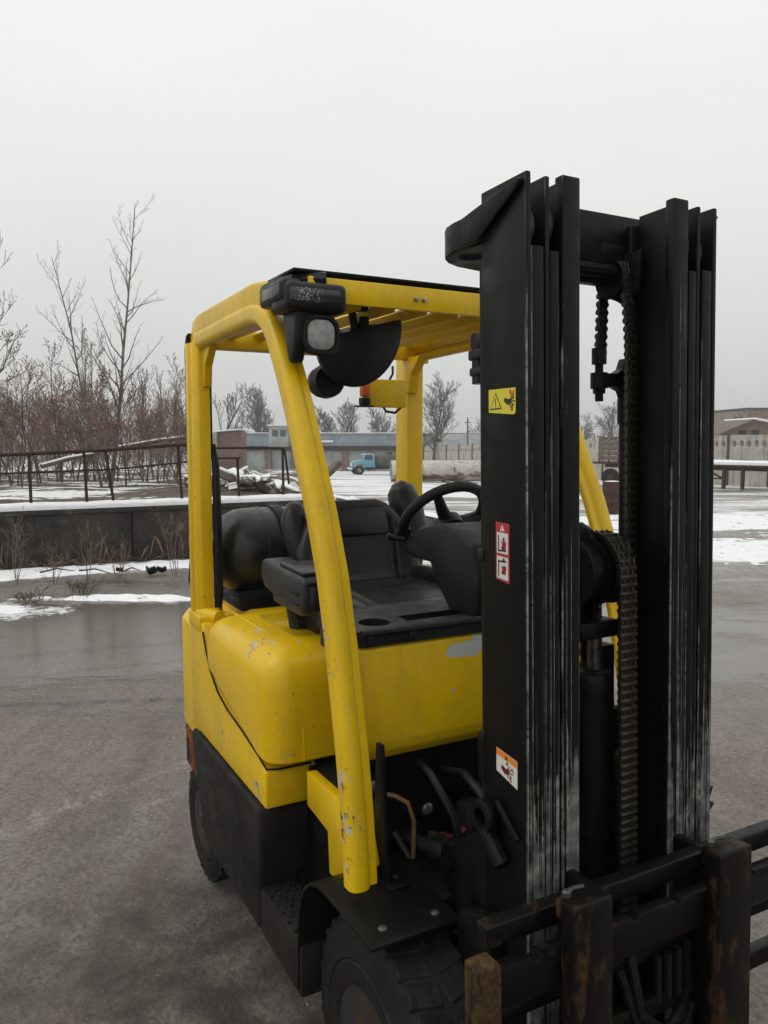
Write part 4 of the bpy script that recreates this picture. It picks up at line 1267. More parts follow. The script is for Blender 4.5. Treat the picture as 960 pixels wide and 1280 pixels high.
# ================================================================ THE YARD AND WHAT STANDS ROUND IT
WALL_X = -10.55                               # face of the concrete platform edge on the left
def yard_material():
    k = NT('wet_yard')
    p = k.world()
    rel = k.n('ShaderNodeVectorMath', {0: p, 1: (CAM.x, CAM.y, 0)}, operation='SUBTRACT').outputs[0]
    u = k.n('ShaderNodeVectorMath', {0: rel, 1: (VIEW.x, VIEW.y, 0)}, operation='DOT_PRODUCT').outputs['Value']
    w = k.n('ShaderNodeVectorMath', {0: rel, 1: (RIGHT.x, RIGHT.y, 0)}, operation='DOT_PRODUCT').outputs['Value']
    uv = k.n('ShaderNodeCombineXYZ', {0: u, 1: w, 2: 0.0}).outputs[0]
    # mud and asphalt: broad brown and grey areas, dragged streaks, crisp grit
    big = k.noise(uv, 0.45, 5, 0.62)
    mid = k.noise(uv, 1.9, 7, 0.72)
    drag = k.noise(k.scale(uv, (1.0, 7.0, 1), (0, 0, R(-28))), 1.0, 7, 0.7)
    fine = k.noise(uv, 17, 9, 0.80)
    crumb = k.noise(k.scale(uv, (1, 1, 1), (0, 0, 0.7), (5, 3, 0)), 48, 6, 0.72)
    grit = k.noise(uv, 150, 5, 0.75)
    c = k.mix(k.step(mid, 0.36, 0.64), (0.128, 0.097, 0.072), (0.185, 0.153, 0.126))
    c = k.mix(k.math('MULTIPLY', k.step(big, 0.40, 0.60), 0.65), c, (0.172, 0.156, 0.140))
    c = k.mix(k.math('MULTIPLY', k.step(drag, 0.46, 0.62), 0.45), c, (0.105, 0.074, 0.050))
    c = k.mix(k.math('MULTIPLY', k.step(fine, 0.515, 0.585), 0.70), c, (0.074, 0.057, 0.043))
    c = k.mix(k.math('MULTIPLY', k.step(crumb, 0.545, 0.585), 0.68), c, (0.235, 0.205, 0.172))
    c = k.mix(k.math('MULTIPLY', k.step(crumb, 0.455, 0.41), 0.70), c, (0.050, 0.038, 0.028))
    c = k.mix(k.math('MULTIPLY', k.step(grit, 0.56, 0.66), 0.40), c, (0.27, 0.245, 0.215))
    c = k.mix(k.math('MULTIPLY', k.step(grit, 0.44, 0.34), 0.45), c, (0.045, 0.036, 0.028))
    peb = k.n('ShaderNodeTexVoronoi', {'Vector': uv, 'Scale': 42.0, 'Randomness': 1.0})
    pm_ = k.math('MULTIPLY', k.step(peb.outputs['Distance'], 0.22, 0.14), k.step(k.sep(peb.outputs['Color'])[0], 0.80, 0.84))
    c = k.mix(pm_, c, k.mix(k.sep(peb.outputs['Color'])[1], (0.05, 0.042, 0.036), (0.42, 0.40, 0.37)))
    def line(a, b, width, wob=0.10, seed=0.0, along_fade=0.8):
        """a worn streak between two places (u, w)"""
        a, b = Vector(a), Vector(b)
        d = (b - a)
        ln = d.length
        d /= ln
        n = Vector((-d.y, d.x))
        q = k.n('ShaderNodeVectorMath', {0: uv, 1: (a.x, a.y, 0)}, operation='SUBTRACT').outputs[0]
        s = k.n('ShaderNodeVectorMath', {0: q, 1: (d.x, d.y, 0)}, operation='DOT_PRODUCT').outputs['Value']
        o = k.n('ShaderNodeVectorMath', {0: q, 1: (n.x, n.y, 0)}, operation='DOT_PRODUCT').outputs['Value']
        o = k.math('ADD', o, k.math('MULTIPLY', k.math('SUBTRACT', k.noise(k.scale(uv, (1, 1, 1), (0, 0, 0), (seed, seed, 0)), 2.2, 4), 0.5), wob * 4))
        m = k.step(k.math('ABSOLUTE', o), width, width * 0.25)
        m = k.math('MULTIPLY', m, k.step(s, -along_fade, 0.1))
        m = k.math('MULTIPLY', m, k.step(s, ln + along_fade, ln - 0.1))
        return k.math('MULTIPLY', m, k.step(k.noise(uv, 9, 5, 0.7), 0.36, 0.60))
    pale = k.math('MAXIMUM', line((3.20, -1.68), (4.05, -1.08), 0.06, 0.16), line((3.50, -1.02), (4.05, -0.80), 0.07, 0.14, 3))
    pale = k.math('MULTIPLY', pale, k.step(k.noise(uv, 34, 6, 0.75), 0.44, 0.56))
    c = k.mix(k.math('MULTIPLY', pale, 0.55), c, (0.38, 0.37, 0.35))
    trk = line((2.6, -0.9), (3.95, -0.88), 0.16, 0.05, 17)
    c = k.mix(k.math('MULTIPLY', trk, 0.6), c, (0.085, 0.055, 0.034))
    dark = k.math('MAXIMUM', line((4.85, -2.8), (5.05, -1.0), 0.07, 0.06, 5), line((5.9, -3.3), (6.9, -0.9), 0.10, 0.08, 8))
    dark = k.math('MAXIMUM', dark, line((5.4, -3.0), (6.1, -1.2), 0.06, 0.08, 11))
    dark = k.math('MAXIMUM', dark, k.math('MULTIPLY', line((2.4, -1.2), (4.4, -1.3), 0.16, 0.12, 14), 0.55))
    dark = k.math('MAXIMUM', dark, k.math('MULTIPLY', line((6.3, 2.6), (7.0, 5.4), 0.16, 0.15, 21), 0.8))
    dark = k.math('MAXIMUM', dark, k.math('MULTIPLY', line((8.2, 3.0), (8.0, 6.4), 0.20, 0.15, 25), 0.7))
    c = k.mix(k.math('MULTIPLY', dark, 0.8), c, (0.038, 0.033, 0.029))
    # oil and mud thrown down beside the truck
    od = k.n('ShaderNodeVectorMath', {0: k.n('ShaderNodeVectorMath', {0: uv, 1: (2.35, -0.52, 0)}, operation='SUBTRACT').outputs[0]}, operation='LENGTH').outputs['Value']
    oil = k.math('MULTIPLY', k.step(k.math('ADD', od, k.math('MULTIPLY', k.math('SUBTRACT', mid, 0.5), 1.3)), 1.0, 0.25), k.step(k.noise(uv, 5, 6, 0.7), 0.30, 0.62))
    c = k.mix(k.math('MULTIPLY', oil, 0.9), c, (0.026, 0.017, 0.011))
    spot = k.step(k.voro(k.scale(uv, (1, 1, 1), (0, 0, 0), (0.3, 0.1, 0)), 0.9), 0.09, 0.03)
    c = k.mix(k.math('MULTIPLY', spot, 0.6), c, (0.030, 0.030, 0.028))
    # wetness
    pud = k.noise(k.scale(uv, (0.9, 0.35, 1)), 1.0, 6, 0.62)
    nearwall = k.math('MULTIPLY', k.step(u, 4.6, 6.0), k.step(u, 9.0, 8.0))
    nearwall = k.math('MULTIPLY', nearwall, k.step(w, 2.5, 0.5, 0.55, 1.0))
    far = k.step(u, 3.2, 5.0, -0.20, 0.03)
    wet = k.step(k.math('ADD', k.math('ADD', pud, far), k.math('MULTIPLY', nearwall, 0.27)), 0.50, 0.70)
    damp = k.step(mid, 0.35, 0.7)
    c = k.mix(k.math('MULTIPLY', wet, 0.45), c, (0.055, 0.047, 0.040))
    # snow, lying in drawn-out patches and wheel-rutted bands further out
    sn = k.noise(k.scale(uv, (0.26, 0.085, 1), (0, 0, R(8))), 1.0, 6, 0.62)
    rut = k.noise(k.scale(uv, (1.3, 0.11, 1), (0, 0, R(-6))), 1.0, 5, 0.6)
    amount = k.math('ADD', k.step(u, 8.0, 11.5, -0.42, 0.025), k.step(u, 20.0, 60.0, 0.0, 0.05))
    val = k.math('ADD', k.math('ADD', k.math('MULTIPLY', sn, 0.6), k.math('MULTIPLY', rut, 0.4)), amount)
    val = k.math('ADD', val, k.math('MULTIPLY', k.math('SUBTRACT', fine, 0.5), 0.12))
    wx = k.sep(p)[0]
    rag = k.math('ADD', k.math('MULTIPLY', k.math('SUBTRACT', k.noise(uv, 1.6, 6, 0.72), 0.5), 2.2), k.math('MULTIPLY', k.math('SUBTRACT', k.noise(uv, 11, 6, 0.75), 0.5), 1.5))
    verge = k.math('MULTIPLY', k.step(k.math('ADD', wx, rag), WALL_X + 1.05, WALL_X + 0.85), k.step(w, 1.2, -0.4))
    def drift(cu, cw, lu, lw):
        q = k.n('ShaderNodeVectorMath', {0: uv, 1: (cu, cw, 0)}, operation='SUBTRACT').outputs[0]
        q = k.n('ShaderNodeVectorMath', {0: k.scale(q, (1 / lu, 1 / lw, 1))}, operation='LENGTH').outputs['Value']
        return k.step(k.math('ADD', q, k.math('MULTIPLY', rag, 1.1)), 1.08, 0.90)
    verge = k.math('MULTIPLY', verge, k.step(k.math('ADD', wx, k.math('MULTIPLY', rag, 0.5)), WALL_X + 0.22, WALL_X + 0.34))
    for dd_ in ((7.85, -4.1, 0.38, 0.80), (8.50, -2.75, 0.10, 1.4), (26.0, 11.5, 1.6, 6.0)):
        verge = k.math('MAXIMUM', verge, drift(*dd_))
    verge = k.math('MULTIPLY', verge, k.math('MULTIPLY', k.step(k.noise(uv, 7, 6, 0.75), 0.60, 0.50), 0.75))
    litter = k.math('MULTIPLY', k.step(k.math('ADD', wx, k.math('MULTIPLY', rag, 0.3)), WALL_X + 0.55, WALL_X + 0.30), k.step(w, 1.2, 0.4))
    c = k.mix(k.math('MULTIPLY', litter, 0.9), c, k.mix(k.step(fine, 0.42, 0.6), (0.030, 0.018, 0.012), (0.11, 0.062, 0.036)))
    snow = k.math('MAXIMUM', k.step(val, 0.515, 0.560), verge)
    half = k.math('MULTIPLY', k.step(val, 0.44, 0.53), 0.45)
    snow = k.math('MAXIMUM', snow, k.math('MULTIPLY', half, k.step(k.noise(uv, 6, 6, 0.7), 0.42, 0.60)))
    sc = k.mix(k.step(k.noise(uv, 1.1, 4), 0.3, 0.7), (0.62, 0.63, 0.64), (0.80, 0.81, 0.82))
    c = k.mix(snow, c, sc)
    k.col(c)
    rg = k.mixf(wet, k.step(damp, 0.0, 1.0, 0.50, 0.30), 0.10)
    k.rough(k.mixf(snow, rg, 0.75))
    k.b.inputs['Specular IOR Level'].default_value = 0.50
    h = k.math('ADD', k.math('MULTIPLY', k.math('ADD', fine, k.math('MULTIPLY', crumb, 0.5)), 0.62), k.math('ADD', k.math('MULTIPLY', grit, 0.16), k.math('MULTIPLY', mid, 0.8)))
    h = k.math('ADD', h, k.math('MULTIPLY', pm_, 0.25))
    h = k.math('MULTIPLY', h, k.mixf(wet, 1.0, 0.05))
    h = k.math('ADD', h, k.math('MULTIPLY', snow, 0.8))
    k.bump(h, 0.60, 0.028)
    return k.mat

def sheet(us, vs, fz):
    b = MB()
    v = []
    for uu in us:
        for vv in vs:
            x = CAM.x + uu * VIEW.x + vv * RIGHT.x
            y = CAM.y + uu * VIEW.y + vv * RIGHT.y
            v.append((x, y, fz(x, y, uu, vv)))
    n = len(vs)
    f = [(i * n + j, i * n + j + 1, (i + 1) * n + j + 1, (i + 1) * n + j) for i in range(len(us) - 1) for j in range(n - 1)]
    return b.add(v, f)
def spread(lo, hi, fine, growth=1.18):
    out, s, x = [0.0], fine, 0.0
    while x < hi:
        x += s
        s *= growth
        out.append(x)
    s, x, neg = fine, 0.0, []
    while x > lo:
        x -= s
        s *= growth
        neg.append(x)
    return sorted(neg) + out
def yard_z(x, y, u, v):
    n = noise.noise(Vector((x * 0.5, y * 0.5, 0.0))) * 0.010 if u > 3 else 0.0
    return slope(u) + n - 0.012
us = spread(-60, 700, 0.35, 1.10)
vs = spread(-500, 500, 0.35, 1.12)
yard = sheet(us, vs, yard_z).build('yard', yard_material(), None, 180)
tag(yard, 'wet muddy yard with patches of thin snow', None, None, 'structure')

# ---- materials of the surroundings
def concrete(name, c, stain=(0.03, 0.027, 0.023), scale=1.2, snowtop=False):
    k = NT(name)
    v = k.pos()
    a = k.mix(k.step(k.noise(v, scale * 2.2, 6, 0.65), 0.3, 0.7), tuple(x * 0.65 for x in c), c)
    drip = k.step(k.noise(k.scale(v, (3.2, 3.2, 0.35)), 1.0, 5, 0.65), 0.46, 0.66)
    a = k.mix(k.math('MULTIPLY', drip, 0.75), a, stain)
    a = k.mix(k.math('MULTIPLY', k.step(k.noise(v, scale * 9, 5, 0.7), 0.58, 0.72), 0.5), a, tuple(min(1, x * 1.8) for x in c))
    k.col(a)
    k.rough(0.8)
    k.bump(k.noise(v, scale * 14, 5, 0.7), 0.5, 0.03)
    return k.mat
def snow_mat(name, dirt=0.25):
    k = NT(name)
    v = k.world()
    m = k.math('MULTIPLY', k.step(k.noise(v, 5.0, 8, 0.78), 0.56, 0.66), dirt)
    k.col(k.mix(m, (0.80, 0.815, 0.83), (0.16, 0.13, 0.10)))
    k.rough(0.7)
    k.bump(k.noise(v, 14, 5, 0.65), 0.5, 0.03)
    return k.mat
M['concrete'] = concrete('old_concrete', (0.070, 0.060, 0.048))
k = NT('grimy_wall')
v = k.world()
blot = k.noise(v, 1.3, 7, 0.72)
a_ = k.mix(k.step(blot, 0.38, 0.62), (0.022, 0.018, 0.014), (0.058, 0.048, 0.038))
a_ = k.mix(k.math('MULTIPLY', k.step(k.noise(k.scale(v, (1, 1.2, 2.2), (0, 0, 0), (3, 1, 5)), 1.0, 7, 0.75), 0.54, 0.66), 0.7), a_, (0.125, 0.12, 0.105))
a_ = k.mix(k.math('MULTIPLY', k.step(k.noise(k.scale(v, (6, 6, 0.5)), 1.0, 5, 0.7), 0.50, 0.64), 0.65), a_, (0.020, 0.014, 0.010))
a_ = k.mix(k.math('MULTIPLY', k.step(k.noise(v, 22, 6, 0.75), 0.55, 0.68), 0.5), a_, (0.085, 0.070, 0.055))
k.col(a_)
k.rough(0.85)
k.bump(k.math('ADD', k.noise(v, 5, 7, 0.75), k.noise(v, 30, 5, 0.7)), 0.8, 0.05)
M['grimy'] = k.mat
M['pale_concrete'] = concrete('fence_concrete', (0.44, 0.415, 0.355), (0.21, 0.19, 0.16), 0.5)
M['snow'] = snow_mat('snow', 0.30)
M['snow_dirty'] = snow_mat('dirty_snow', 1.0)
M['rail_rust'] = rusty('rusted_pipe', (0.035, 0.028, 0.024), (0.075, 0.036, 0.020), 0.6, 0.7, 12)
M['wood'] = simple('grey_wood', (0.13, 0.10, 0.075), 0.8, 0, 0.4, 5, 0.4, 25, 0.01)
M['bark'] = simple('wet_bark', (0.085, 0.062, 0.048), 0.85, 0, 0.4, 3)
M['twig_pale'] = simple('pale_twigs', (0.30, 0.245, 0.21), 0.85, 0, 0.3, 0.8)
M['bark_pale'] = simple('pale_bark', (0.155, 0.125, 0.105), 0.85, 0, 0.35, 3)
M['twig'] = simple('brown_twigs', (0.20, 0.140, 0.105), 0.85, 0, 0.3, 0.8)
M['twig_far'] = simple('grey_twigs', (0.110, 0.090, 0.080), 0.9, 0, 0.3, 0.3)
M['dead_leaf'] = simple('dead_leaves', (0.30, 0.15, 0.075), 0.8, 0, 0.5, 2.0)

# ---- embankment behind the platform wall
def bank_z(x, y):
    u = along(x, y)
    n = noise.fractal(Vector((x * 0.35, y * 0.35, 3.0)), 1.0, 2.0, 4) * 0.10
    z = 0.60 + n * min(1.0, max(0.0, (-10.9 - x) / 2.0))
    z -= 0.030 * max(0.0, u - 17.0)
    w = (x - CAM.x) * RIGHT.x + (y - CAM.y) * RIGHT.y
    edge = (-0.086 * u - w) / 1.3                   # where the bank falls to the yard on the right
    if edge < 1:
        z -= (1 - max(-0.3, edge)) ** 1.3 * 0.75
    return z
b = MB()
xs = [WALL_X - 0.42 - 0.25 * i for i in range(44)] + [WALL_X - 11.2 - 1.2 * i for i in range(40)]
ys = [-70 + 2.0 * i for i in range(31)] + [-9.5 + 0.25 * i for i in range(76)] + [9.75 + 1.0 * i for i in range(22)]
v = [(x, y, bank_z(x, y)) for x in xs for y in ys]
n = len(ys)
b.add(v, [(i * n + j, (i + 1) * n + j, (i + 1) * n + j + 1, i * n + j + 1) for i in range(len(xs) - 1) for j in range(n - 1)])
k = NT('bank_ground')
pv = k.world()
m1 = k.noise(k.scale(pv, (0.6, 0.35, 1)), 1.0, 6, 0.66)
sn = k.step(k.math('ADD', m1, k.math('MULTIPLY', k.math('SUBTRACT', k.noise(pv, 5, 5, 0.7), 0.5), 0.3)), 0.52, 0.58)
k.col(k.mix(sn, k.mix(k.step(k.noise(pv, 3, 5), 0.3, 0.7), (0.045, 0.033, 0.022), (0.12, 0.088, 0.058)), (0.78, 0.79, 0.80)))
k.rough(0.85)
k.bump(k.noise(pv, 9, 6, 0.7), 0.7, 0.08)
tag(b.build('embankment', k.mat, None, 180), 'snowy waste ground behind the concrete wall', None, None, 'structure')

# ---- platform wall, its snow, railing
pw = empty('platform_wall', (WALL_X, -1.0, 0))
tag(pw, 'low dark concrete retaining wall with snow along its top', 'wall')
random.seed(11)
y = -9.0
while y < 3.6:
    ln = min(2.0, 3.85 - y)
    b = MB()
    b.span((WALL_X - 0.40, y + 0.008, -0.3), (WALL_X + random.uniform(-0.012, 0.012), y + ln - 0.008, 0.615), 0.015)
    b.build('wall_block', M['grimy'], pw)
    y += ln
b = MB()
b.span((WALL_X - 0.46, -9.0, 0.6165), (WALL_X + 0.025, 3.87, 0.690), 0.012)
b.build('coping', M['grimy'], pw)
b = MB()                                     # snow lying along the coping
n = 110
rings = []
for i in range(n):
    y = -9.0 + 12.85 * i / (n - 1)
    h = 0.085 + 0.022 * noise.noise(Vector((y * 1.3, 0, 1))) + 0.008 * noise.noise(Vector((y * 6, 0, 4)))
    e = 0.035 * noise.noise(Vector((y * 1.7, 5, 0)))
    x1, x0 = WALL_X + 0.020 + e * 0.4, WALL_X - 0.44 + e
    rings.append([(x1, y, 0.6915), (x1 + 0.008, y, 0.6915 + h * 0.55), (x1 - 0.03, y, 0.6915 + h * 0.95), ((x0 + x1) / 2, y, 0.6915 + h * 1.1), (x0 + 0.03, y, 0.6915 + h * 0.85), (x0, y, 0.6915)])
b.rings(rings)
b.build('snow_cap', M['snow'], pw, 60, fix=True)
rl = empty('pipe_railing', (WALL_X - 0.15, 0, 0.7))
tag(rl, 'bent rusty pipe railing along the snowy concrete wall', 'railing')
def rpost(y, z1, lean=0.0, z0=0.69, r=0.022, x=WALL_X - 0.15):
    b = MB()
    b.tube([(x, y, z0), (x - 0.01, y - lean, z1)], r, 8)
    b.build('post', M['rail_rust'], rl)
for y, z1, ln in ((-4.6, 1.47, 0.05), (-2.2, 1.47, 0.0), (0.78, 1.53, 0.10), (1.79, 1.61, 0.05), (3.45, 1.52, 0.0), (2.70, 1.40, 0.02), (-6.8, 1.44, 0.0), (-0.35, 1.46, 0.0), (0.40, 1.50, 0.02)):
    rpost(y, z1, ln)
def rrail(pts, r=0.022):
    b = MB()
    b.tube(pts, r, 8)
    b.build('rail', M['rail_rust'], rl)
X0 = WALL_X - 0.15
rrail([(X0, -9, 1.43), (X0, -4.6, 1.46), (X0 - 0.01, -2.2, 1.465), (X0 + 0.02, -0.9, 1.458), (X0 - 0.01, 0.7, 1.525), (X0, 1.75, 1.60), (X0 - 0.03, 2.1, 1.60)], 0.026)
rrail([(X0, 2.05, 1.545), (X0, 2.6, 1.550), (X0, 3.40, 1.545), (X0, 3.47, 1.53), (X0, 3.49, 1.45), (X0, 3.55, 0.95)], 0.020)
rrail([(X0, -9, 1.16), (X0, -3, 1.20), (X0, -0.8, 1.205), (X0 - 0.03, 0.75, 1.24), (X0, 1.8, 1.33), (X0, 2.2, 1.37)], 0.014)
rrail([(X0, 2.05, 1.385), (X0, 2.72, 1.39)], 0.016)

# ---- lying snow with thickness and ragged, pitted edges
def snow_sheet(name, label, u0, u1, w0, w1, st, f, thick):
    b = MB()
    nu, nw = int((u1 - u0) / st) + 1, int((w1 - w0) / st) + 1
    hts, v = [], []
    for i in range(nu):
        for j in range(nw):
            uu, ww = u0 + i * st, w0 + j * st
            x = CAM.x + uu * VIEW.x + ww * RIGHT.x
            y = CAM.y + uu * VIEW.y + ww * RIGHT.y
            q = f(uu, ww, x, y)
            q += 0.55 * noise.fractal(Vector((x * 0.9, y * 0.9, 1.0)), 1.0, 2.0, 3) + 0.40 * noise.fractal(Vector((x * 4.5, y * 4.5, 4.0)), 0.9, 2.0, 3)
            h = thick * (min(1.0, q * 2.2) if q > 0 else q * 2.0) + (0.010 * noise.noise(Vector((x * 7, y * 7, 0))) if q > 0 else 0)
            hts.append(h)
            v.append((x, y, yard_z(x, y, uu, ww) + max(-0.03, h) + 0.002))
    faces = []
    for i in range(nu - 1):
        for j in range(nw - 1):
            q = (i * nw + j, i * nw + j + 1, (i + 1) * nw + j + 1, (i + 1) * nw + j)
            if max(hts[a] for a in q) > -0.004:
                faces.append(q)
    b.add(v, faces)
    tag(b.build(name, M['snow_dirty'], None, 180, fix=True), label, 'snow', None, 'stuff')
def ell(uu, ww, cu, cw, lu, lw):
    return 1.0 - math.hypot((uu - cu) / lu, (ww - cw) / lw)
def verge_f(uu, ww, x, y):
    dx = x - WALL_X
    a = min((dx - 0.20) / 0.25, (1.05 - dx) / 0.35, (y + 12) / 1.0)
    a = min(a, 0.55) - 0.18
    a = max(a, 0.9 * ell(uu, ww, 7.9, -4.2, 0.36, 0.75) - 0.16, 0.7 * ell(uu, ww, 8.55, -2.7, 0.17, 1.6) - 0.17)
    return max(-0.8, a)
snow_sheet('snow_cover', 'broken strip of trodden snow along the foot of the concrete wall', 7.2, 11.6, -6.5, 0.9, 0.05, verge_f, 0.035)
def right_f(uu, ww, x, y):
    a = max(ell(uu, ww, 19.0, 8.8, 2.9, 5.0), ell(uu, ww, 13.3, 6.2, 1.7, 3.4), 0.8 * ell(uu, ww, 10.7, 3.4, 0.45, 1.0), 0.8 * ell(uu, ww, 15.5, 4.3, 0.9, 1.0))
    return max(-0.8, min(0.5, a) - 0.12)
snow_sheet('snow_cover', 'pitted patches of thin snow on the yard right of the mast', 9.8, 23.0, 2.2, 14.5, 0.10, right_f, 0.030)

# ---- bare trees and shrubs
def grow(seed, height, trunk_r, lean=(0, 0), levels=3, kids=(14, 8, 6), first=0.30, spread_=0.9, up=0.25, r_min=0.004, twist=0.16, kid_len=0.46):
    """returns strands: (points, radii, level)"""
    rnd = random.Random(seed)
    out = []
    def branch(p, d, length, r, lvl):
        nseg = 6 if lvl == 0 else (4 if lvl == 1 else 3)
        pts, rad = [p.copy()], [r]
        q, dd = p.copy(), d.copy()
        tw = twist if lvl == 0 else max(0.13, twist)
        for i in range(nseg):
            dd = (dd + Vector((rnd.gauss(0, tw), rnd.gauss(0, tw), rnd.gauss(0, tw) + (up if lvl else 0.05)))).normalized()
            q = q + dd * (length / nseg)
            pts.append(q.copy())
            rad.append(max(r_min, r * (1 - 0.85 * (i + 1) / nseg)))
        out.append((pts, rad, lvl))
        if lvl < levels:
            kn = kids[lvl]
            kn = max(2, int(kn * rnd.uniform(0.75, 1.2)))
            for c in range(kn):
                t0 = first if lvl == 0 else 0.18
                t = t0 + (0.98 - t0) * (c + rnd.random()) / kn
                f = t * nseg
                i = min(nseg - 1, int(f))
                pos = pts[i].lerp(pts[i + 1], f - i)
                axis = (pts[i + 1] - pts[i]).normalized()
                a = rnd.uniform(0, 2 * math.pi)
                side = axis.orthogonal().normalized()
                side = Matrix.Rotation(a, 3, axis) @ side
                nd = (axis * rnd.uniform(0.45, 0.95) + side * spread_ * rnd.uniform(0.6, 1.1)).normalized()
                ln = length * kid_len * (1.15 - 0.65 * t) * rnd.uniform(0.65, 1.25)
                rr_ = max(r_min, r * (1 - 0.8 * t) * (0.55 if lvl == 0 else 0.6))
                branch(pos, nd, ln, rr_, lvl + 1)
    branch(Vector((0, 0, -0.15)), Vector((lean[0], lean[1], 1)).normalized(), height, trunk_r, 0)
    return out
def strands_meshes(strands, name):
    tr, cr_ = MB(), MB()
    for pts, rad, lvl in strands:
        if lvl <= 1:
            tr.tube(pts, rad, 7 if lvl == 0 else 4, cap=False)
        else:
            cr_.tube(pts, rad, 3, cap=False)
    return tr, cr_
TREE_CACHE = {}
def tree(name, base, label, cat='tree', group=None, key=None, rot=0.0, sc=1.0, twig='twig_far', bark='bark', leaves=0, forks=None, **kw):
    key = key or label
    root = empty(name, base, None, False)
    tag(root, label, cat, group)
    if key not in TREE_CACHE:
        st = grow(**kw)
        for fk in (forks or []):
            off, extra = fk
            st += [([p + Vector(off) for p in pts], rad, l) for pts, rad, l in grow(**extra)]
        tr, cr_ = strands_meshes(st, name)
        lm = None
        if leaves:
            rnd = random.Random(kw['seed'] + 99)
            lb = MB()
            tips = [s_ for s_ in st if s_[2] >= 2]
            for q in range(leaves):
                s_ = rnd.choice(tips)
                p = s_[0][rnd.randrange(1, len(s_[0]))] + Vector((rnd.gauss(0, 0.03), rnd.gauss(0, 0.03), rnd.gauss(0, 0.03)))
                a = Vector((rnd.gauss(0, 1), rnd.gauss(0, 1), rnd.gauss(0, 1))).normalized() * rnd.uniform(0.02, 0.04)
                c2 = a.orthogonal().normalized() * rnd.uniform(0.012, 0.022)
                lb.add([p - a, p + c2, p + a, p - c2], [(0, 1, 2, 3)])
            lm = lb.mesh('leaves', M['dead_leaf'], 0)
        TREE_CACHE[key] = (tr.mesh('trunk', M[bark], 60), cr_.mesh('crown', M[twig], 60), lm)
    tm, cm, lm = TREE_CACHE[key]
    for nm, me in (('trunk', tm), ('crown', cm), ('leaves', lm)):
        if me:
            o = bpy.data.objects.new(nm, me)
            COL.objects.link(o)
            o.parent = root
    root.rotation_euler = (0, 0, rot)
    root.scale = (sc, sc, sc)
    return root
def on_bank(px, d):
    p = W(px, d)
    p.z = bank_z(p.x, p.y)
    return p
RGT = (RIGHT.x, RIGHT.y)
# the two tall slim trees leaning out of one root on the bank
def lean_to(w, u=0.0):
    return (RIGHT.x * w + VIEW.x * u, RIGHT.y * w + VIEW.y * u)
tree('slim_tree', on_bank(137, 20), 'tall slim bare tree behind the wall, upright right-hand one of the pair', seed=21, height=7.1, bark='bark_pale', trunk_r=0.055, lean=lean_to(0.08), levels=3, kids=(26, 7, 4), first=0.25, spread_=0.75, up=0.14, r_min=0.0030, twist=0.045, kid_len=0.23, twig='twig_pale')
tree('slim_tree', on_bank(128, 20.3), 'slim bare tree behind the wall leaning left, left-hand one of the pair', seed=22, height=6.1, bark='bark_pale', trunk_r=0.044, lean=lean_to(-0.22), levels=3, kids=(22, 7, 4), first=0.22, spread_=0.75, up=0.14, r_min=0.0030, twist=0.05, kid_len=0.23, twig='twig_pale')
tree('bare_tree', on_bank(-12, 16), 'bare tree with some dead leaves reaching in from the left edge', seed=5, height=4.7, trunk_r=0.07, lean=lean_to(0.04), levels=3, kids=(18, 8, 5), first=0.12, spread_=0.8, up=0.22, r_min=0.006, twist=0.10, kid_len=0.52, twig='twig', leaves=700)
# thicket of shrubs on the bank
rnd = random.Random(8)
for i in range(27):
    px = -25 + 268 * (i + rnd.random() * 0.8) / 27
    d = rnd.uniform(17.0, 33.0)
    kind = i % 4
    tree('bare_shrub', on_bank(px, d), 'bare brown shrub in the thicket behind the concrete wall', 'shrub', 'bare shrubs in the thicket', 'shrub%d' % kind, rnd.uniform(0, 6.28), rnd.uniform(0.75, 1.2) * (d / 22) ** 0.6,
         twig='twig', leaves=240, seed=40 + kind, height=2.3, trunk_r=0.024, levels=3, kids=(14, 7, 4), first=0.02, spread_=0.8, up=0.22, r_min=0.0045, twist=0.14, kid_len=0.6,
         forks=[((0.35, 0.2, 0), dict(seed=140 + kind, height=1.9, trunk_r=0.018, levels=3, kids=(10, 6, 3), first=0.02, spread_=0.8, up=0.22, r_min=0.0045, twist=0.14, kid_len=0.6))])
sap = ('first', 'second', 'third', 'fourth', 'fifth', 'sixth', 'seventh')
for i, px in enumerate((22, 52, 78, 108, 163, 192, 221)):
    tree('bare_sapling', on_bank(px, 21 + (i * 37 % 9)), 'slender bare sapling above the thicket, %s from the left' % sap[i], 'tree', 'saplings above the thicket', 'sap%d' % (i % 3), 2.1 * i, 0.85 + 0.12 * (i * 5 % 4),
         twig='twig', leaves=120, seed=91 + i % 3, height=3.6, trunk_r=0.030, levels=3, kids=(16, 7, 4), first=0.2, spread_=0.75, up=0.25, r_min=0.0045, twist=0.10, kid_len=0.36)
for i, px in enumerate((178, 190, 203, 214, 226)):
    tree('slim_poplar', W(px, 46 + 3 * i, 0.0), 'grey bare poplar far behind the thicket, %s of the row from the left' % ('first', 'second', 'third', 'fourth', 'fifth')[i], 'tree', 'row of bare poplars far left', 'pop%d' % (i % 2), 1.3 * i, 0.9 + 0.07 * (i % 3),
         seed=60 + i % 2, height=5.6, trunk_r=0.07, levels=3, kids=(24, 6, 3), first=0.15, spread_=0.38, up=0.40, r_min=0.011, twist=0.06, kid_len=0.30)
tree('bare_tree', W(268, 52, -0.6), 'bare spreading tree just right of the rear leg of the guard', seed=71, height=5.6, trunk_r=0.13, levels=3, kids=(16, 8, 5), first=0.2, spread_=0.85, up=0.25, r_min=0.012, twist=0.10, kid_len=0.5)
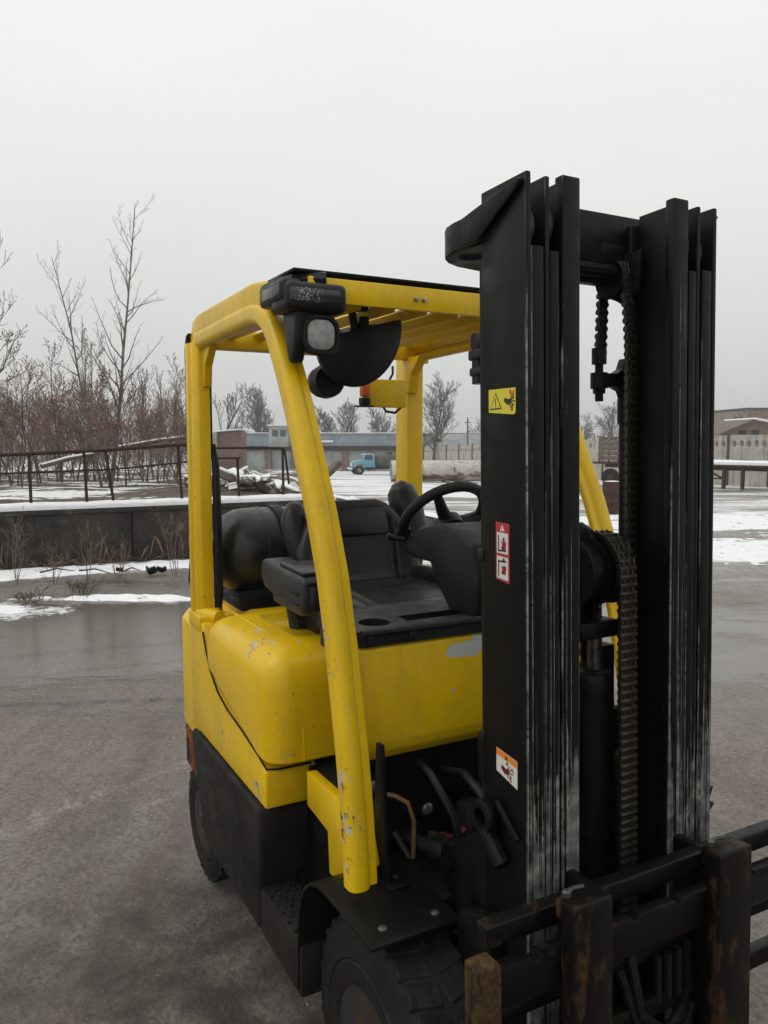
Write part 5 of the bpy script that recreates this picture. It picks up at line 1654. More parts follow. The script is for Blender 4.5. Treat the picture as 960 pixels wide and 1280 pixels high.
tree('round_tree', W(328, 126), 'rounded bare tree with dark clumps behind the blue-grey garages', seed=72, height=11.0, trunk_r=0.35, levels=3, kids=(32, 11, 6), first=0.32, spread_=0.85, up=0.16, r_min=0.026, twist=0.09, kid_len=0.46)
tree('bare_tree', W(405, 122), 'low bare tree behind the garages beside the front leg', seed=73, height=8.2, trunk_r=0.25, levels=3, kids=(24, 10, 6), first=0.3, spread_=0.85, up=0.2, r_min=0.024, twist=0.10, kid_len=0.48)
tree('bare_tree', W(437, 128), 'tall bare tree behind the garages above the blue lorry', seed=74, height=9.6, trunk_r=0.28, levels=3, kids=(26, 10, 6), first=0.3, spread_=0.8, up=0.2, r_min=0.024, twist=0.10, kid_len=0.48)
tree('bare_tree', W(478, 135), 'bare tree behind the garages next to the orange beacon', seed=75, height=8.6, trunk_r=0.28, levels=3, kids=(24, 10, 6), first=0.3, spread_=0.85, up=0.2, r_min=0.024, twist=0.10, kid_len=0.50)
tree('bare_tree', W(541, 84), 'large bare tree with open crown rising right of the left rear leg', seed=76, height=8.9, trunk_r=0.20, levels=3, kids=(26, 11, 6), first=0.28, spread_=0.85, up=0.22, r_min=0.016, twist=0.10, kid_len=0.46)
tree('bare_tree', W(762, 108), 'broad bare tree seen between the two mast uprights', seed=77, height=8.0, trunk_r=0.25, levels=3, kids=(22, 9, 6), first=0.2, spread_=0.95, up=0.15, r_min=0.020, twist=0.10, kid_len=0.55)
tree('bare_tree', W(728, 112), 'bare bush just right of the near mast upright', seed=78, height=6.6, trunk_r=0.2, levels=3, kids=(18, 9, 5), first=0.15, spread_=0.95, up=0.15, r_min=0.020, twist=0.10, kid_len=0.55)
tree('bare_tree', W(912, 72), 'small bare tree above the holed concrete fence', seed=79, height=5.2, trunk_r=0.12, levels=3, kids=(14, 7, 4), first=0.3, spread_=0.85, up=0.2, r_min=0.014, twist=0.10, kid_len=0.5)
tree('bare_tree', W(598, 140), 'far low bare tree left of the near mast upright', seed=80, height=7.5, trunk_r=0.2, levels=3, kids=(16, 7, 4), first=0.25, spread_=0.85, up=0.2, r_min=0.026, twist=0.10, kid_len=0.5)
# dark clumps (mistletoe) in the round tree
b = MB()
rr_ = random.Random(5)
c0 = W(328, 126)
for i in range(13):
    a, rad, h = rr_.uniform(0, 6.28), rr_.uniform(0.6, 2.9), rr_.uniform(3.2, 7.6)
    cc = c0 + Vector((rad * math.cos(a), rad * math.sin(a), h))
    for q in range(46):
        p = cc + Vector((rr_.gauss(0, 0.30), rr_.gauss(0, 0.30), rr_.gauss(0, 0.34)))
        e = Vector((rr_.gauss(0, 1), rr_.gauss(0, 1), rr_.gauss(0, 1))).normalized() * 0.12
        g = e.orthogonal().normalized() * 0.05
        b.add([p - e, p + g, p + e, p - g], [(0, 1, 2, 3)])
tag(b.build('mistletoe', M['bark'], None, 0), 'dark leafy clumps hanging in the rounded tree behind the garages', 'mistletoe', None, 'stuff')
# far belt of bare trees beyond the yard, one mass
b = MB()
rr_ = random.Random(77)
protos = [grow(seed=300 + q, height=5.0, trunk_r=0.10, levels=2, kids=(16, 9), first=0.12, spread_=0.8, up=0.22, r_min=0.028, twist=0.1, kid_len=0.55) for q in range(4)]
for i in range(120):
    px = rr_.uniform(-120, 1080)
    d = rr_.uniform(140, 190)
    o = W(px, d)
    sc_ = rr_.uniform(0.75, 1.25)
    ca, sa = math.cos(i), math.sin(i)
    for pts, rad, l in protos[i % 4]:
        b.tube([o + Vector((p.x * ca - p.y * sa, p.x * sa + p.y * ca, p.z)) * sc_ for p in pts], rad, 3, cap=False)
tag(b.build('distant_wood', M['twig_far'], None, 60), 'far belt of bare trees beyond the yard', 'wood', None, 'stuff')

def local(name, px, d, z=None, turn=0.0):
    """an Empty standing on the yard; children are written in its own frame (x across the view, y away, z up)"""
    o = empty(name, W(px, d, z), None, False)
    o.rotation_euler = (0, 0, FACE + turn)
    return o

# ---- row of garages
M['fascia'] = simple('blue_grey_fascia', (0.20, 0.255, 0.30), 0.6, 0, 0.2, 0.5, dirt=(0.12, 0.11, 0.10))
M['gdoor'] = simple('grey_garage_door', (0.30, 0.33, 0.335), 0.6, 0, 0.2, 0.6, dirt=(0.18, 0.14, 0.11))
k = NT('dull_brick')
v = k.pos()
br = k.n('ShaderNodeTexBrick', {'Vector': k.scale(v, (1, 1, 1), (R(90), 0, 0)), 'Scale': 4.0, 'Color1': (0.20, 0.105, 0.07, 1), 'Color2': (0.13, 0.075, 0.055, 1), 'Mortar': (0.24, 0.22, 0.2, 1), 'Mortar Size': 0.012})
k.col(k.mix(k.math('MULTIPLY', k.step(k.noise(v, 1.2, 5, 0.65), 0.45, 0.7), 0.6), br.outputs['Color'], (0.22, 0.20, 0.18)))
k.rough(0.85)
M['brick'] = k.mat
M['dark'] = plain('dark_opening', (0.012, 0.012, 0.012), 0.7)
M['glass'] = plain('dirty_glass', (0.06, 0.07, 0.075), 0.12)
g = local('garage_row', 440, 105)
tag(g, 'long row of garages with a blue-grey roof edge at the back of the yard', 'garages')
mpx = 105 / F
def gx(px):
    return (px - 440) * mpx
b = MB()
b.span((gx(236), 0.55, -0.5), (gx(650), 7.0, 3.40), 0.02)
b.build('wall', M['brick'], g)
b = MB()
b.span((gx(234), -0.25, 2.78), (gx(652), 0.55, 3.16), 0.02)
b.build('lintel', M['rail_rust'], g)
b = MB()
b.span((gx(300), -0.15, 3.30), (gx(652), 0.54, 4.85), 0.03)
b.build('fascia', M['fascia'], g)
b = MB()
b.span((gx(298), -0.35, 4.855), (gx(654), 7.4, 5.02), 0.03)
rf = b.build('roof', simple('roof_sheet', (0.30, 0.31, 0.31), 0.6, 0, 0.2, 0.4), g)
b = MB()
b.span((gx(298), -0.30, 5.022), (gx(654), 7.3, 5.09), 0.03)
b.build('roof_snow', M['snow'], rf)
px = 236
i = 0
while px < 640:
    b = MB()
    b.span((gx(px), 0.0, -0.4), (gx(px + 7), 0.549, 2.775), 0.03)
    b.build('pillar', M['brick'], g)
    b = MB()
    b.span((gx(px + 7.3), 0.34, -0.1), (gx(px + 19.3), 0.45, 2.70), 0.02)
    b.span((gx(px + 19.5), 0.34, -0.1), (gx(px + 31.5), 0.45, 2.70), 0.02)
    b.build('door', M['gdoor'], g)
    px += 32
    i += 1
b = MB()
b.span((gx(338), -0.9, 3.20), (gx(362), 1.8, 5.95), 0.03)
cb = b.build('roof_cabin', simple('cabin_grey', (0.30, 0.31, 0.30), 0.7, 0, 0.25, 0.8), g)
b = MB()
b.span((gx(342), -0.96, 4.55), (gx(349), -0.90, 5.45), 0.01)
b.span((gx(352), -0.96, 4.55), (gx(359), -0.90, 5.45), 0.01)
b.build('window', M['glass'], cb)
b = MB()
b.span((gx(336), -1.1, 5.955), (gx(364), 2.0, 6.10), 0.02)
b.build('cabin_roof', M['snow'], cb)
b = MB()
b.span((gx(375), -1.3, 3.80), (gx(417), -0.16, 4.05), 0.03)
b.build('canopy', M['snow'], g)

# ---- low grey-roofed building right of the garages
g2 = local('low_building', 600, 98)
tag(g2, 'low building with pale grey sloping roof behind the fence', 'building')
b = MB()
b.span((-5.0, 0.3, -0.4), (9.0, 6.0, 3.2), 0.02)
b.build('wall', M['pale_concrete'], g2)
b = MB()
b.prism([(-0.2, 3.0), (6.4, 4.6), (6.4, 4.75), (-0.2, 3.2)], 'X', -5.4, 9.4, 0.02)
b.build('roof', simple('slate_grey', (0.20, 0.21, 0.21), 0.7, 0, 0.2, 0.5), g2)
g3 = local('green_shed', 543, 100)
tag(g3, 'tiny shed with a green gabled roof by the large bare tree', 'shed')
b = MB()
b.span((-1.1, 0, -0.3), (1.1, 2.2, 3.5), 0.02)
b.build('wall', M['pale_concrete'], g3)
b = MB()
b.prism([(-1.5, 3.4), (0, 4.7), (1.5, 3.4), (1.35, 3.38), (0, 4.5), (-1.35, 3.38)], 'Y', -0.3, 2.5, 0.0)
b.build('roof', simple('green_sheet', (0.04, 0.13, 0.085), 0.5), g3)
pl_ = local('utility_pole', 584, 95)
tag(pl_, 'thin wooden pole standing behind the low fence', 'pole')
b = MB()
b.tube([(0, 0, -0.3), (0, 0, 6.5)], [0.13, 0.09], 8)
b.build('post', M['wood'], pl_)
b = MB()
b.span((-0.35, -0.05, 5.9), (0.35, 0.05, 6.0), 0.01)
b.build('crossarm', M['wood'], pl_)

# ---- ruined brick shed
rb = local('brick_ruin', 284, 48, -0.9)
tag(rb, 'ruined brick wall stub with snow on top left of the garages', 'ruin')
b = MB()
b.prism([(-0.55, 0), (0.92, 0), (0.92, 3.10), (0.75, 3.16), (0.3, 3.10), (-0.1, 3.12), (-0.55, 3.02)], 'Y', 0, 1.6, 0.02)
b.build('wall', M['brick'], rb)
b = MB()
b.prism([(-0.90, 0), (-0.56, 0), (-0.56, 2.95), (-0.75, 2.9), (-0.90, 2.5)], 'Y', -0.1, 0.6, 0.03)
b.build('pier', M['pale_concrete'], rb)
b = MB()
b.prism([(-0.92, 2.96), (-0.5, 3.06), (0.3, 3.13), (0.95, 3.17), (0.95, 3.25), (0.2, 3.22), (-0.5, 3.14), (-0.92, 3.03)], 'Y', -0.15, 1.7, 0.02)
b.build('snow_cap', M['snow'], rb)

# ---- blue tank lorry, nose to the left
lo_ = local('tank_lorry', 468, 80)
lo_.rotation_euler = (0, 0, FACE + math.pi + R(14))
tag(lo_, 'small light blue lorry with a dark tank parked before the garages', 'lorry')
blue = simple('light_blue_paint', (0.13, 0.40, 0.52), 0.45, 0, 0.15, 2, dirt=(0.10, 0.10, 0.09))
tan = simple('lorry_grey_front', (0.23, 0.26, 0.25), 0.5, 0, 0.3, 3)
b = MB()                                     # x forward, y left
b.prism([(0.15, 0.75), (0.15, 2.05), (0.32, 2.12), (1.15, 2.12), (1.42, 1.50), (1.50, 1.45), (1.50, 0.75)], 'Y', -0.85, 0.85, 0.06, 2)
cab = b.build('cab', blue, lo_)
b = MB()
b.prism([(1.201, 1.98), (1.405, 1.53), (1.425, 1.53), (1.225, 1.99)], 'Y', -0.70, 0.70, 0.0)
b.build('windscreen', M['glass'], cab)
for s in (-1, 1):
    b = MB()
    b.prism([(0.40, 1.48), (0.40, 1.98), (1.08, 1.98), (1.28, 1.50)], 'Y', s * 0.848, s * 0.862, 0.0)
    b.build('window', M['glass'], cab)
    b = MB()
    b.lathe([(0.09, 0), (0.10, 0.03), (0.0, 0.05)], (2.38, s * 0.62, 1.08), 'X', 12)
    b.build('headlight', M['steel'], lo_, fix=True)
    b = MB()
    b.tube([(1.25, s * 0.95, 0.72), (1.42, s * 0.95, 1.0), (1.75, s * 0.95, 1.10), (2.08, s * 0.95, 1.0), (2.3, s * 0.95, 0.80)], 0.16, 8)
    b.build('fender', tan, lo_)
b = MB()
b.prism([(1.50, 0.75), (1.50, 1.42), (2.30, 1.30), (2.38, 1.20), (2.38, 0.75)], 'Y', -0.55, 0.55, 0.08, 3)
hd = b.build('bonnet', blue, lo_)
b = MB()
for i in range(7):
    b.box((2.392, -0.36 + 0.12 * i, 0.98), (0.02, 0.05, 0.34), 0.005)
b.build('grille', M['snow'], hd)
b = MB()
b.box((2.52, 0, 0.62), (0.12, 2.1, 0.16), 0.03)
b.build('bumper', M['snow_dirty'], lo_)
b = MB()
b.span((-3.4, -0.42, 0.55), (2.3, 0.42, 0.74), 0.02)
b.build('frame', M['dull'], lo_)
b = MB()
pr = [(0, -3.35), (0.55, -3.33), (0.70, -3.25), (0.72, -0.25), (0.55, -0.12), (0, -0.10)]
b.lathe(pr, (0, 0, 1.42), 'X', 20)
tk = b.build('tank', simple('lorry_tank', (0.075, 0.07, 0.065), 0.6, 0, 0.4, 1.5), lo_, fix=True)
b = MB()
b.lathe([(0.0, 2.12), (0.25, 2.12), (0.25, 2.25), (0, 2.27)], (-1.6, 0, 0), 'Z', 14)
b.span((-3.0, -0.5, 2.05), (-0.3, -0.44, 2.12), 0.01)
b.build('hatch', M['dull'], tk, fix=True)
for x in (1.75, -2.3):
    for s in (-1, 1):
        b = MB()
        b.lathe([(0.22, s * 0.02), (0.30, s * 0.12), (0.44, s * 0.13), (0.47, s * 0.08), (0.47, -s * 0.10), (0.40, -s * 0.13), (0.22, -s * 0.12)], (x, s * 0.88, 0.47), 'Y', 20)
        wl = b.build('wheel', M['rubber'], lo_, fix=True)
        b = MB()
        b.lathe([(0.225, s * 0.03), (0.20, s * 0.06), (0.08, s * 0.04), (0, s * 0.10)], (x, s * 0.88, 0.47), 'Y', 14)
        b.build('rim', tan, wl, fix=True)

# ---- long rusty white pipe on the ground
pp = local('steel_pipe', 490, 51)
pp.rotation_euler = (0, 0, FACE + R(6))
tag(pp, 'long white steel pipe streaked with rust lying on the snowy yard', 'pipe')
k = NT('rusty_white_pipe')
v = k.pos()
n1 = k.noise(k.scale(v, (0.8, 2, 2)), 1.0, 7, 0.7)
sz = k.sep(v)[2]
rm = k.step(k.math('ADD', n1, k.step(sz, 1.0, 0.3, -0.06, 0.06)), 0.50, 0.60)
k.col(k.mix(rm, k.mix(k.step(k.noise(v, 3, 5), 0.3, 0.7), (0.40, 0.37, 0.32), (0.55, 0.52, 0.46)), k.mix(k.step(k.noise(v, 6, 4), 0.35, 0.65), (0.09, 0.04, 0.02), (0.22, 0.10, 0.05))))
k.rough(0.75)
M['pipe'] = k.mat
x = 0.0
for i in range(5):
    b = MB()
    ln = 2.05
    R1 = 0.70
    b.lathe([(R1 - 0.05, x + 0.01), (R1 - 0.01, x + 0.01), (R1, x + 0.03), (R1, x + ln - 0.03), (R1 - 0.01, x + ln - 0.01), (R1 - 0.05, x + ln - 0.01)], (0, 0.7, 0.72), 'X', 28, True)
    b.build('pipe_section', M['pipe'], pp, fix=True)
    x += ln
for q in (0.6, 3.5, 6.5, 9.4):
    b = MB()
    b.prism([(0.05, -0.1), (1.35, -0.1), (1.25, 0.18), (0.95, 0.10), (0.45, 0.10), (0.15, 0.18)], 'X', q, q + 0.3, 0.01)
    b.build('sleeper', M['wood'], pp)

# ---- concrete panel fence with rows of round holes
fa, fb = (88.0, 4.5), (30.0, 25.7)
def uw(u, w, z=None):
    x = CAM.x + u * VIEW.x + w * RIGHT.x
    y = CAM.y + u * VIEW.y + w * RIGHT.y
    return Vector((x, y, ground_z(x, y) if z is None else z))
A, B = uw(*fa), uw(*fb)
fn = empty('panel_fence', A, None, False)
tag(fn, 'pale concrete panel fence with a row of round holes behind the flatbed trailer', 'fence')
dv = (B - A)
flen = Vector((dv.x, dv.y)).length
fang = math.atan2(dv.y, dv.x)
npan = int(flen / 3.0)
pm = MB()
circ = lambda cx, cz, r: [(cx + r * math.cos(2 * math.pi * q / 14), cz + r * math.sin(2 * math.pi * q / 14)) for q in range(14)]
pm.plate([(0.09, -0.6), (2.91, -0.6), (2.91, 2.95), (0.09, 2.95)], [circ(0.42 + 0.54 * q, 2.45, 0.20) for q in range(5)], 'Y', -0.06, 0.06)
pmesh = pm.mesh('panel', M['pale_concrete'], 30)
ptm = MB().span((-0.085, -0.11, -0.6), (0.085, 0.13, 3.02), 0.01).mesh('post', M['concrete'], 30)
rc = random.Random(3)
for i in range(npan + 1):
    x_ = A.x + math.cos(fang) * 3.0 * i
    y_ = A.y + math.sin(fang) * 3.0 * i
    zz = ground_z(x_, y_) + rc.uniform(-0.05, 0.05)
    for nm, me in (('panel', pmesh), ('post', ptm)):
        if nm == 'panel' and i == npan:
            continue
        o = bpy.data.objects.new(nm, me)
        COL.objects.link(o)
        o.parent = fn
        o.location = Vector((x_, y_, zz)) - A
        o.rotation_euler = (0, 0, fang)

# ---- flatbed trailer
T0, T1 = uw(46.0, 12.0), uw(37.0, 20.5)
tl = empty('flatbed_trailer', T0, None, False)
tang = math.atan2(T1.y - T0.y, T1.x - T0.x)
tl.rotation_euler = (0, 0, tang)
tag(tl, 'long flatbed trailer with snow lying on its deck before the fence', 'trailer')
rustb = rusty('trailer_rust', (0.06, 0.04, 0.03), (0.10, 0.045, 0.025), 0.6, 0.8, 4)
L_ = (T1 - T0).length + 3.0
b = MB()
b.span((0, -0.2, 1.27), (L_, 2.2, 1.38), 0.02)
dk = b.build('deck', rustb, tl)
b = MB()
nn = 40
rings = []
for i in range(nn):
    x_ = 2.2 + (L_ - 2.2) * i / (nn - 1)
    h = 0.19 + 0.04 * noise.noise(Vector((x_ * 0.8, 0, 2)))
    rings.append([(x_, -0.17, 1.381), (x_, -0.16, 1.381 + h * 0.7), (x_, 0.0, 1.381 + h), (x_, 2.0, 1.381 + h), (x_, 2.17, 1.381 + h * 0.6), (x_, 2.18, 1.381)])
b.rings(rings)
b.build('deck_snow', M['snow'], dk, 60, fix=True)
b = MB()
b.span((0.6, 0.6, 1.06), (L_, 0.75, 1.265), 0.01)
b.span((0.6, 1.4, 1.06), (L_, 1.55, 1.265), 0.01)
b.build('chassis_beam', rustb, tl)
for x_ in (7.75, 8.7):
    b = MB()
    b.span((x_, -0.1, 0.0), (x_ + 0.14, 0.1, 1.215), 0.01)
    b.build('support_leg', rustb, tl)
b = MB()
b.tube([(6.6, 0.0, 1.25), (7.8, 0.0, 0.66)], 0.06, 6)
b.tube([(6.2, 0.0, 0.66), (7.8, 0.0, 0.66)], 0.05, 6)
b.build('brace', rustb, tl)
for x_ in (1.35, 2.55):
    for y_ in (0.0, 2.0):
        b = MB()
        b.lathe([(0.26, -0.10), (0.46, -0.12), (0.51, -0.08), (0.51, 0.08), (0.46, 0.12), (0.26, 0.10)], (x_, y_, 0.51), 'Y', 22, True)
        wl = b.build('wheel', M['rubber'], tl, fix=True)
        b = MB()
        b.lathe([(0.27, -0.06), (0.18, -0.04), (0.10, -0.09), (0, -0.09)], (x_, y_, 0.51), 'Y', 14)
        b.build('rim', rustb, wl, fix=True)
for i in range(5):
    b = MB()
    b.span((0.62, -0.18, 1.50 + i * 0.27), (1.9, -0.13, 1.74 + i * 0.27), 0.01)
    b.build('side_plank', M['wood'], tl)
b = MB()
for x_ in (0.64, 1.22, 1.80):
    b.span((x_, -0.128, 1.385), (x_ + 0.08, -0.06, 2.86), 0.008)
b.build('plank_post', rustb, tl)
b = MB()
b.span((-0.55, 0.8, 1.24), (0.0, 1.2, 1.34), 0.01)
b.span((0.02, -0.25, 0.0), (0.16, -0.1, 1.215), 0.01)
b.build('tow_bar', rustb, tl)

# ---- rusty barrel
br_ = local('steel_barrel', 766, 22)
tag(br_, 'rusty dark red steel barrel standing alone on the yard', 'barrel')
M['barrel'] = rusty('barrel_paint', (0.060, 0.032, 0.028), (0.10, 0.05, 0.035), 0.5, 0.6, 5)
b = MB()
pr = [(0.0, 0.03), (0.262, 0.03), (0.268, 0.0), (0.276, 0.01), (0.272, 0.03)]
for zz in (0.30, 0.59):
    pr += [(0.270, zz - 0.03), (0.281, zz - 0.012), (0.281, zz + 0.012), (0.270, zz + 0.03)]
pr += [(0.270, 0.86), (0.276, 0.88), (0.266, 0.89), (0.258, 0.865)]
b.lathe(pr + [(0, 0.862)], (0, 0, 0), 'Z', 28)
bo = b.build('drum', M['barrel'], br_, fix=True)
b = MB()
b.lathe([(0, 0.8625), (0.25, 0.8625), (0.24, 0.885), (0.12, 0.90), (0, 0.903)], (0, 0, 0), 'Z', 20)
b.build('snow_cap', M['snow'], br_, fix=True)

# ---- buildings beyond the fence on the right
def block(name, px0, px1, ytop, d, depth, mat, label, windows=(), roof=None):
    o = local(name, px0, d)
    tag(o, label, 'building')
    wdt = (px1 - px0) * d / F
    h = H(ytop, d) - o.location.z
    b = MB()
    b.span((0, 0, -0.5), (wdt, depth, h), 0.03)
    b.build('wall', mat, o)
    b = MB()
    b.span((-0.15, -0.15, h + 0.002), (wdt + 0.15, depth + 0.15, h + 0.18), 0.02)
    b.build('roof', roof or M['snow_dirty'], o)
    for (x0, x1, z0, z1) in windows:
        b = MB()
        b.span((x0, -0.03, z0), (x1, 0.05, z1), 0.01)
        b.build('window', M['glass'], o)
    return o, h
block('brick_building', 931, 1010, 512, 92, 10, M['brick'], 'flat-roofed brown brick building at the right edge', [(1.2 + 1.9 * i, 2.3 + 1.9 * i, 4.2, 5.4) for i in range(3)], simple('tar_roof', (0.07, 0.065, 0.06), 0.8))
block('grey_block', 886, 906, 519, 130, 8, M['pale_concrete'], 'far pale flat-roofed block beside the mast', [(1.0, 1.6, 6.4, 7.1)])
sh_ = local('gabled_shed', 940, 62)
tag(sh_, 'brick shed with a snow-covered gable roof behind the holed fence', 'shed')
hh = H(533, 62) - sh_.location.z
b = MB()
b.prism([(-2.6, -0.4), (4.5, -0.4), (4.5, hh - 0.3), (0.0, hh + 0.50), (-2.6, hh - 0.6)], 'Y', 0.0, 5.0, 0.02)
b.build('wall', M['brick'], sh_)
b = MB()
b.prism([(-0.2, hh + 0.53), (0.0, hh + 0.66), (4.9, hh - 0.22), (4.9, hh - 0.36)], 'Y', -0.4, 5.3, 0.0)
b.build('snowy_roof', M['snow'], sh_)
b = MB()
b.prism([(-3.0, hh - 0.74), (-0.02, hh + 0.52), (-0.22, hh + 0.56), (-3.0, hh - 0.64)], 'Y', -0.4, 5.3, 0.0)
b.build('board_roof', M['wood'], sh_)
for x_ in (-1.2, -0.2, 1.6, 2.6):
    b = MB()
    b.span((x_, -0.04, hh - 1.2), (x_ + 0.6, 0.02, hh - 0.30), 0.01)
    b.build('window', M['dark'], sh_)

# ---- kerb beam with snow, broken concrete, weeds and sticks in the middle distance
K0, K1 = W(405, 29), W(572, 16.5)
kb = empty('kerb_beam', K0, None, False)
ka = math.atan2(K1.y - K0.y, K1.x - K0.x)
kb.rotation_euler = (0, math.atan2(K0.z - K1.z, (K1 - K0).length), ka)
tag(kb, 'low concrete kerb with a line of snow crossing behind the seat', 'kerb')
x = 0.0
while x < (K1 - K0).length - 0.5:
    b = MB()
    b.span((x + 0.01, -0.15, -0.2), (x + 1.95, 0.15, 0.20 + random.uniform(-0.02, 0.02)), 0.02)
    b.build('kerb_block', M['concrete'], kb)
    x += 2.0
b = MB()
nn = 60
rings = []
for i in range(nn):
    x_ = (K1 - K0).length * 0.985 * i / (nn - 1)
    h = 0.05 + 0.03 * noise.noise(Vector((x_ * 1.4, 0, 5)))
    rings.append([(x_, -0.14, 0.215), (x_, -0.10, 0.215 + h), (x_, 0.10, 0.215 + h), (x_, 0.14, 0.215)])
b.rings(rings)
b.build('snow_cap', M['snow'], kb, 60, fix=True)
k = NT('stones_under_snow')
nz = k.sep(k.n('ShaderNodeNewGeometry').outputs['Normal'])[2]
pv = k.world()
sm_ = k.step(k.math('ADD', nz, k.math('MULTIPLY', k.math('SUBTRACT', k.noise(pv, 7, 5, 0.65), 0.5), 0.9)), 0.28, 0.45)
k.col(k.mix(sm_, k.mix(k.step(k.noise(pv, 5, 4), 0.3, 0.7), (0.06, 0.045, 0.035), (0.16, 0.13, 0.11)), (0.80, 0.81, 0.82)))
k.rough(0.8)
k.bump(k.noise(pv, 20, 4), 0.4, 0.02)
M['snowy_stone'] = k.mat
def rubble(name, px, d, n, spread_, size, label, z=None, seed=1):
    rr2 = random.Random(seed)
    base = on_bank(px, d) if z is None else W(px, d, z)
    if z == 'yard':
        base = W(px, d)
    b = MB()
    sn_ = MB()
    for i in range(n):
        p = Vector((rr2.gauss(0, spread_), rr2.gauss(0, spread_ * 0.6), 0))
        s_ = size * rr2.uniform(0.35, 1.0)
        h = max(0.02, size * 0.9 * math.exp(-(p.x / spread_) ** 2) * rr2.uniform(0.1, 1.0))
        rot = (rr2.uniform(-0.5, 0.5), rr2.uniform(-0.5, 0.5), rr2.uniform(0, 3))
        b.box((p.x, p.y, h), (s_ * 1.3, s_, s_ * 0.6), s_ * 0.08, 1, rot)
        sn_.box((p.x, p.y, h + s_ * 0.29), (s_ * 1.25, s_ * 0.98, s_ * 0.20), s_ * 0.09, 3, rot)
    o = empty(name, base, None, False)
    o.rotation_euler = (0, 0, FACE)
    tag(o, label, 'rubble', None, 'stuff')
    q = b.build('stones', M['snowy_stone'], None, 30)
    q.parent = o
    q2 = sn_.build('snow', M['snow'], None, 50)
    q2.parent = o
    return o
rubble('rubble_heap', 285, 17.5, 26, 0.55, 0.36, 'snow-covered heap of broken concrete right of the rear leg', seed=2)
rubble('rubble_heap', 322, 16.5, 22, 0.45, 0.30, 'snow-covered broken slabs beside the front leg', seed=3)
p_ = W(430, 26)
rubble('stone_heap', 430, 26, 14, 0.45, 0.22, 'small heap of dark stones at the far end of the kerb', p_.z, 4)
pa, pb_ = W(398, 24), W(424, 24.5)
lb = MB()
lb.tube([Vector((pa.x, pa.y, H(603, 24))), Vector((pb_.x, pb_.y, H(578, 24.5)))], 1.0, prof=[(-0.13, -0.08), (0.13, -0.08), (0.13, 0.08), (-0.13, 0.08)])
tag(lb.build('leaning_beam', M['wood'], None), 'weathered wooden beam leaning up beside the front leg', 'beam')
# fallen trunks with snow on the bank
def log(p0, p1, r, label):
    b = MB()
    b.tube([p0, (Vector(p0) + Vector(p1)) / 2 + Vector((0, 0, 0.03)), p1], [r, r * 0.92, r * 0.8], 9)
    o = b.build('fallen_log', M['bark'], None)
    tag(o, label, 'log')
    b = MB()
    up = Vector((0, 0, r * 0.72))
    b.tube([Vector(p0) + up, (Vector(p0) + Vector(p1)) / 2 + up + Vector((0, 0, 0.03)), Vector(p1) + up], [r * 0.6, r * 0.62, r * 0.5], 8)
    b.build('snow', M['snow'], o, 60)
log(W(52, 18, H(583, 18)), W(118, 19, H(568, 19)), 0.055, 'snow-topped log lying on the bank left of the slim trees')
log(W(150, 21, H(560, 21)), W(252, 21, H(545, 21)), 0.055, 'long snow-topped log propped on the bank right of the slim trees')
# dry sticks against the wall, weeds on the verge
def stick_plant(name, base, label, seed, height=0.8, cat='plant', n=5, mat='twig'):
    rr2 = random.Random(seed)
    b = MB()
    for q in range(n):
        st = grow(seed=seed * 7 + q, height=height * rr2.uniform(0.6, 1.1), trunk_r=0.007, lean=(rr2.uniform(-0.4, 0.4), rr2.uniform(-0.4, 0.4)), levels=2, kids=(6, 3), first=0.3, spread_=0.8, up=0.15, r_min=0.0022, twist=0.1, kid_len=0.4)
        for pts, rad, l in st:
            b.tube(pts, rad, 3, cap=False)
    o = b.build(name, M[mat], None, 60)
    o.location = base
    tag(o, label, cat)
    return o
def foot(px, d, dz=0.03):
    p = W(px, d)
    p.z += dz
    return p
for i, (px, d, h) in enumerate(((14, 9.9, 1.0), (105, 9.9, 0.9), (143, 9.95, 0.85), (215, 10.2, 0.95), (62, 9.7, 0.5))):
    stick_plant('dry_weed', foot(px, d), ('leafless dry weed at the far left against the concrete wall', 'leafless dry weed against the wall below the slim trees', 'thin twiggy weed in front of the concrete wall, middle one', 'leafless dry weed against the wall beside the yellow rear leg', 'short twiggy weed in the snow by the wall')[i], 11 + i, h, n=4)
def tuft(px, d, label, seed, h=0.17):
    rr2 = random.Random(seed)
    b = MB()
    for q in range(70):
        p = Vector((rr2.gauss(0, 0.14), rr2.gauss(0, 0.07), 0))
        a = rr2.uniform(0, 6.28)
        e = Vector((math.cos(a), math.sin(a), 0)) * rr2.uniform(0.02, 0.12)
        t = h * rr2.uniform(0.5, 1.1)
        w_ = Vector((-math.sin(a), math.cos(a), 0)) * 0.0022
        b.add([p - w_, p + w_, p + e * 0.5 + Vector((0, 0, t * 0.7)), p + e + Vector((0, 0, t))], [(0, 1, 2), (0, 2, 3)])
    o = b.build('grass_tuft', simple('yellow_green_grass', (0.085, 0.072, 0.030), 0.7, 0, 0.5, 14), None, 0)
    o.location = foot(px, d, 0.0)
    tag(o, label, 'grass', None, 'stuff')
tuft(100, 8.75, 'tuft of green and yellow grass on the snowy verge left of the truck', 5)
tuft(32, 8.3, 'small tuft of dull grass near the left edge of the yard', 6, 0.11)
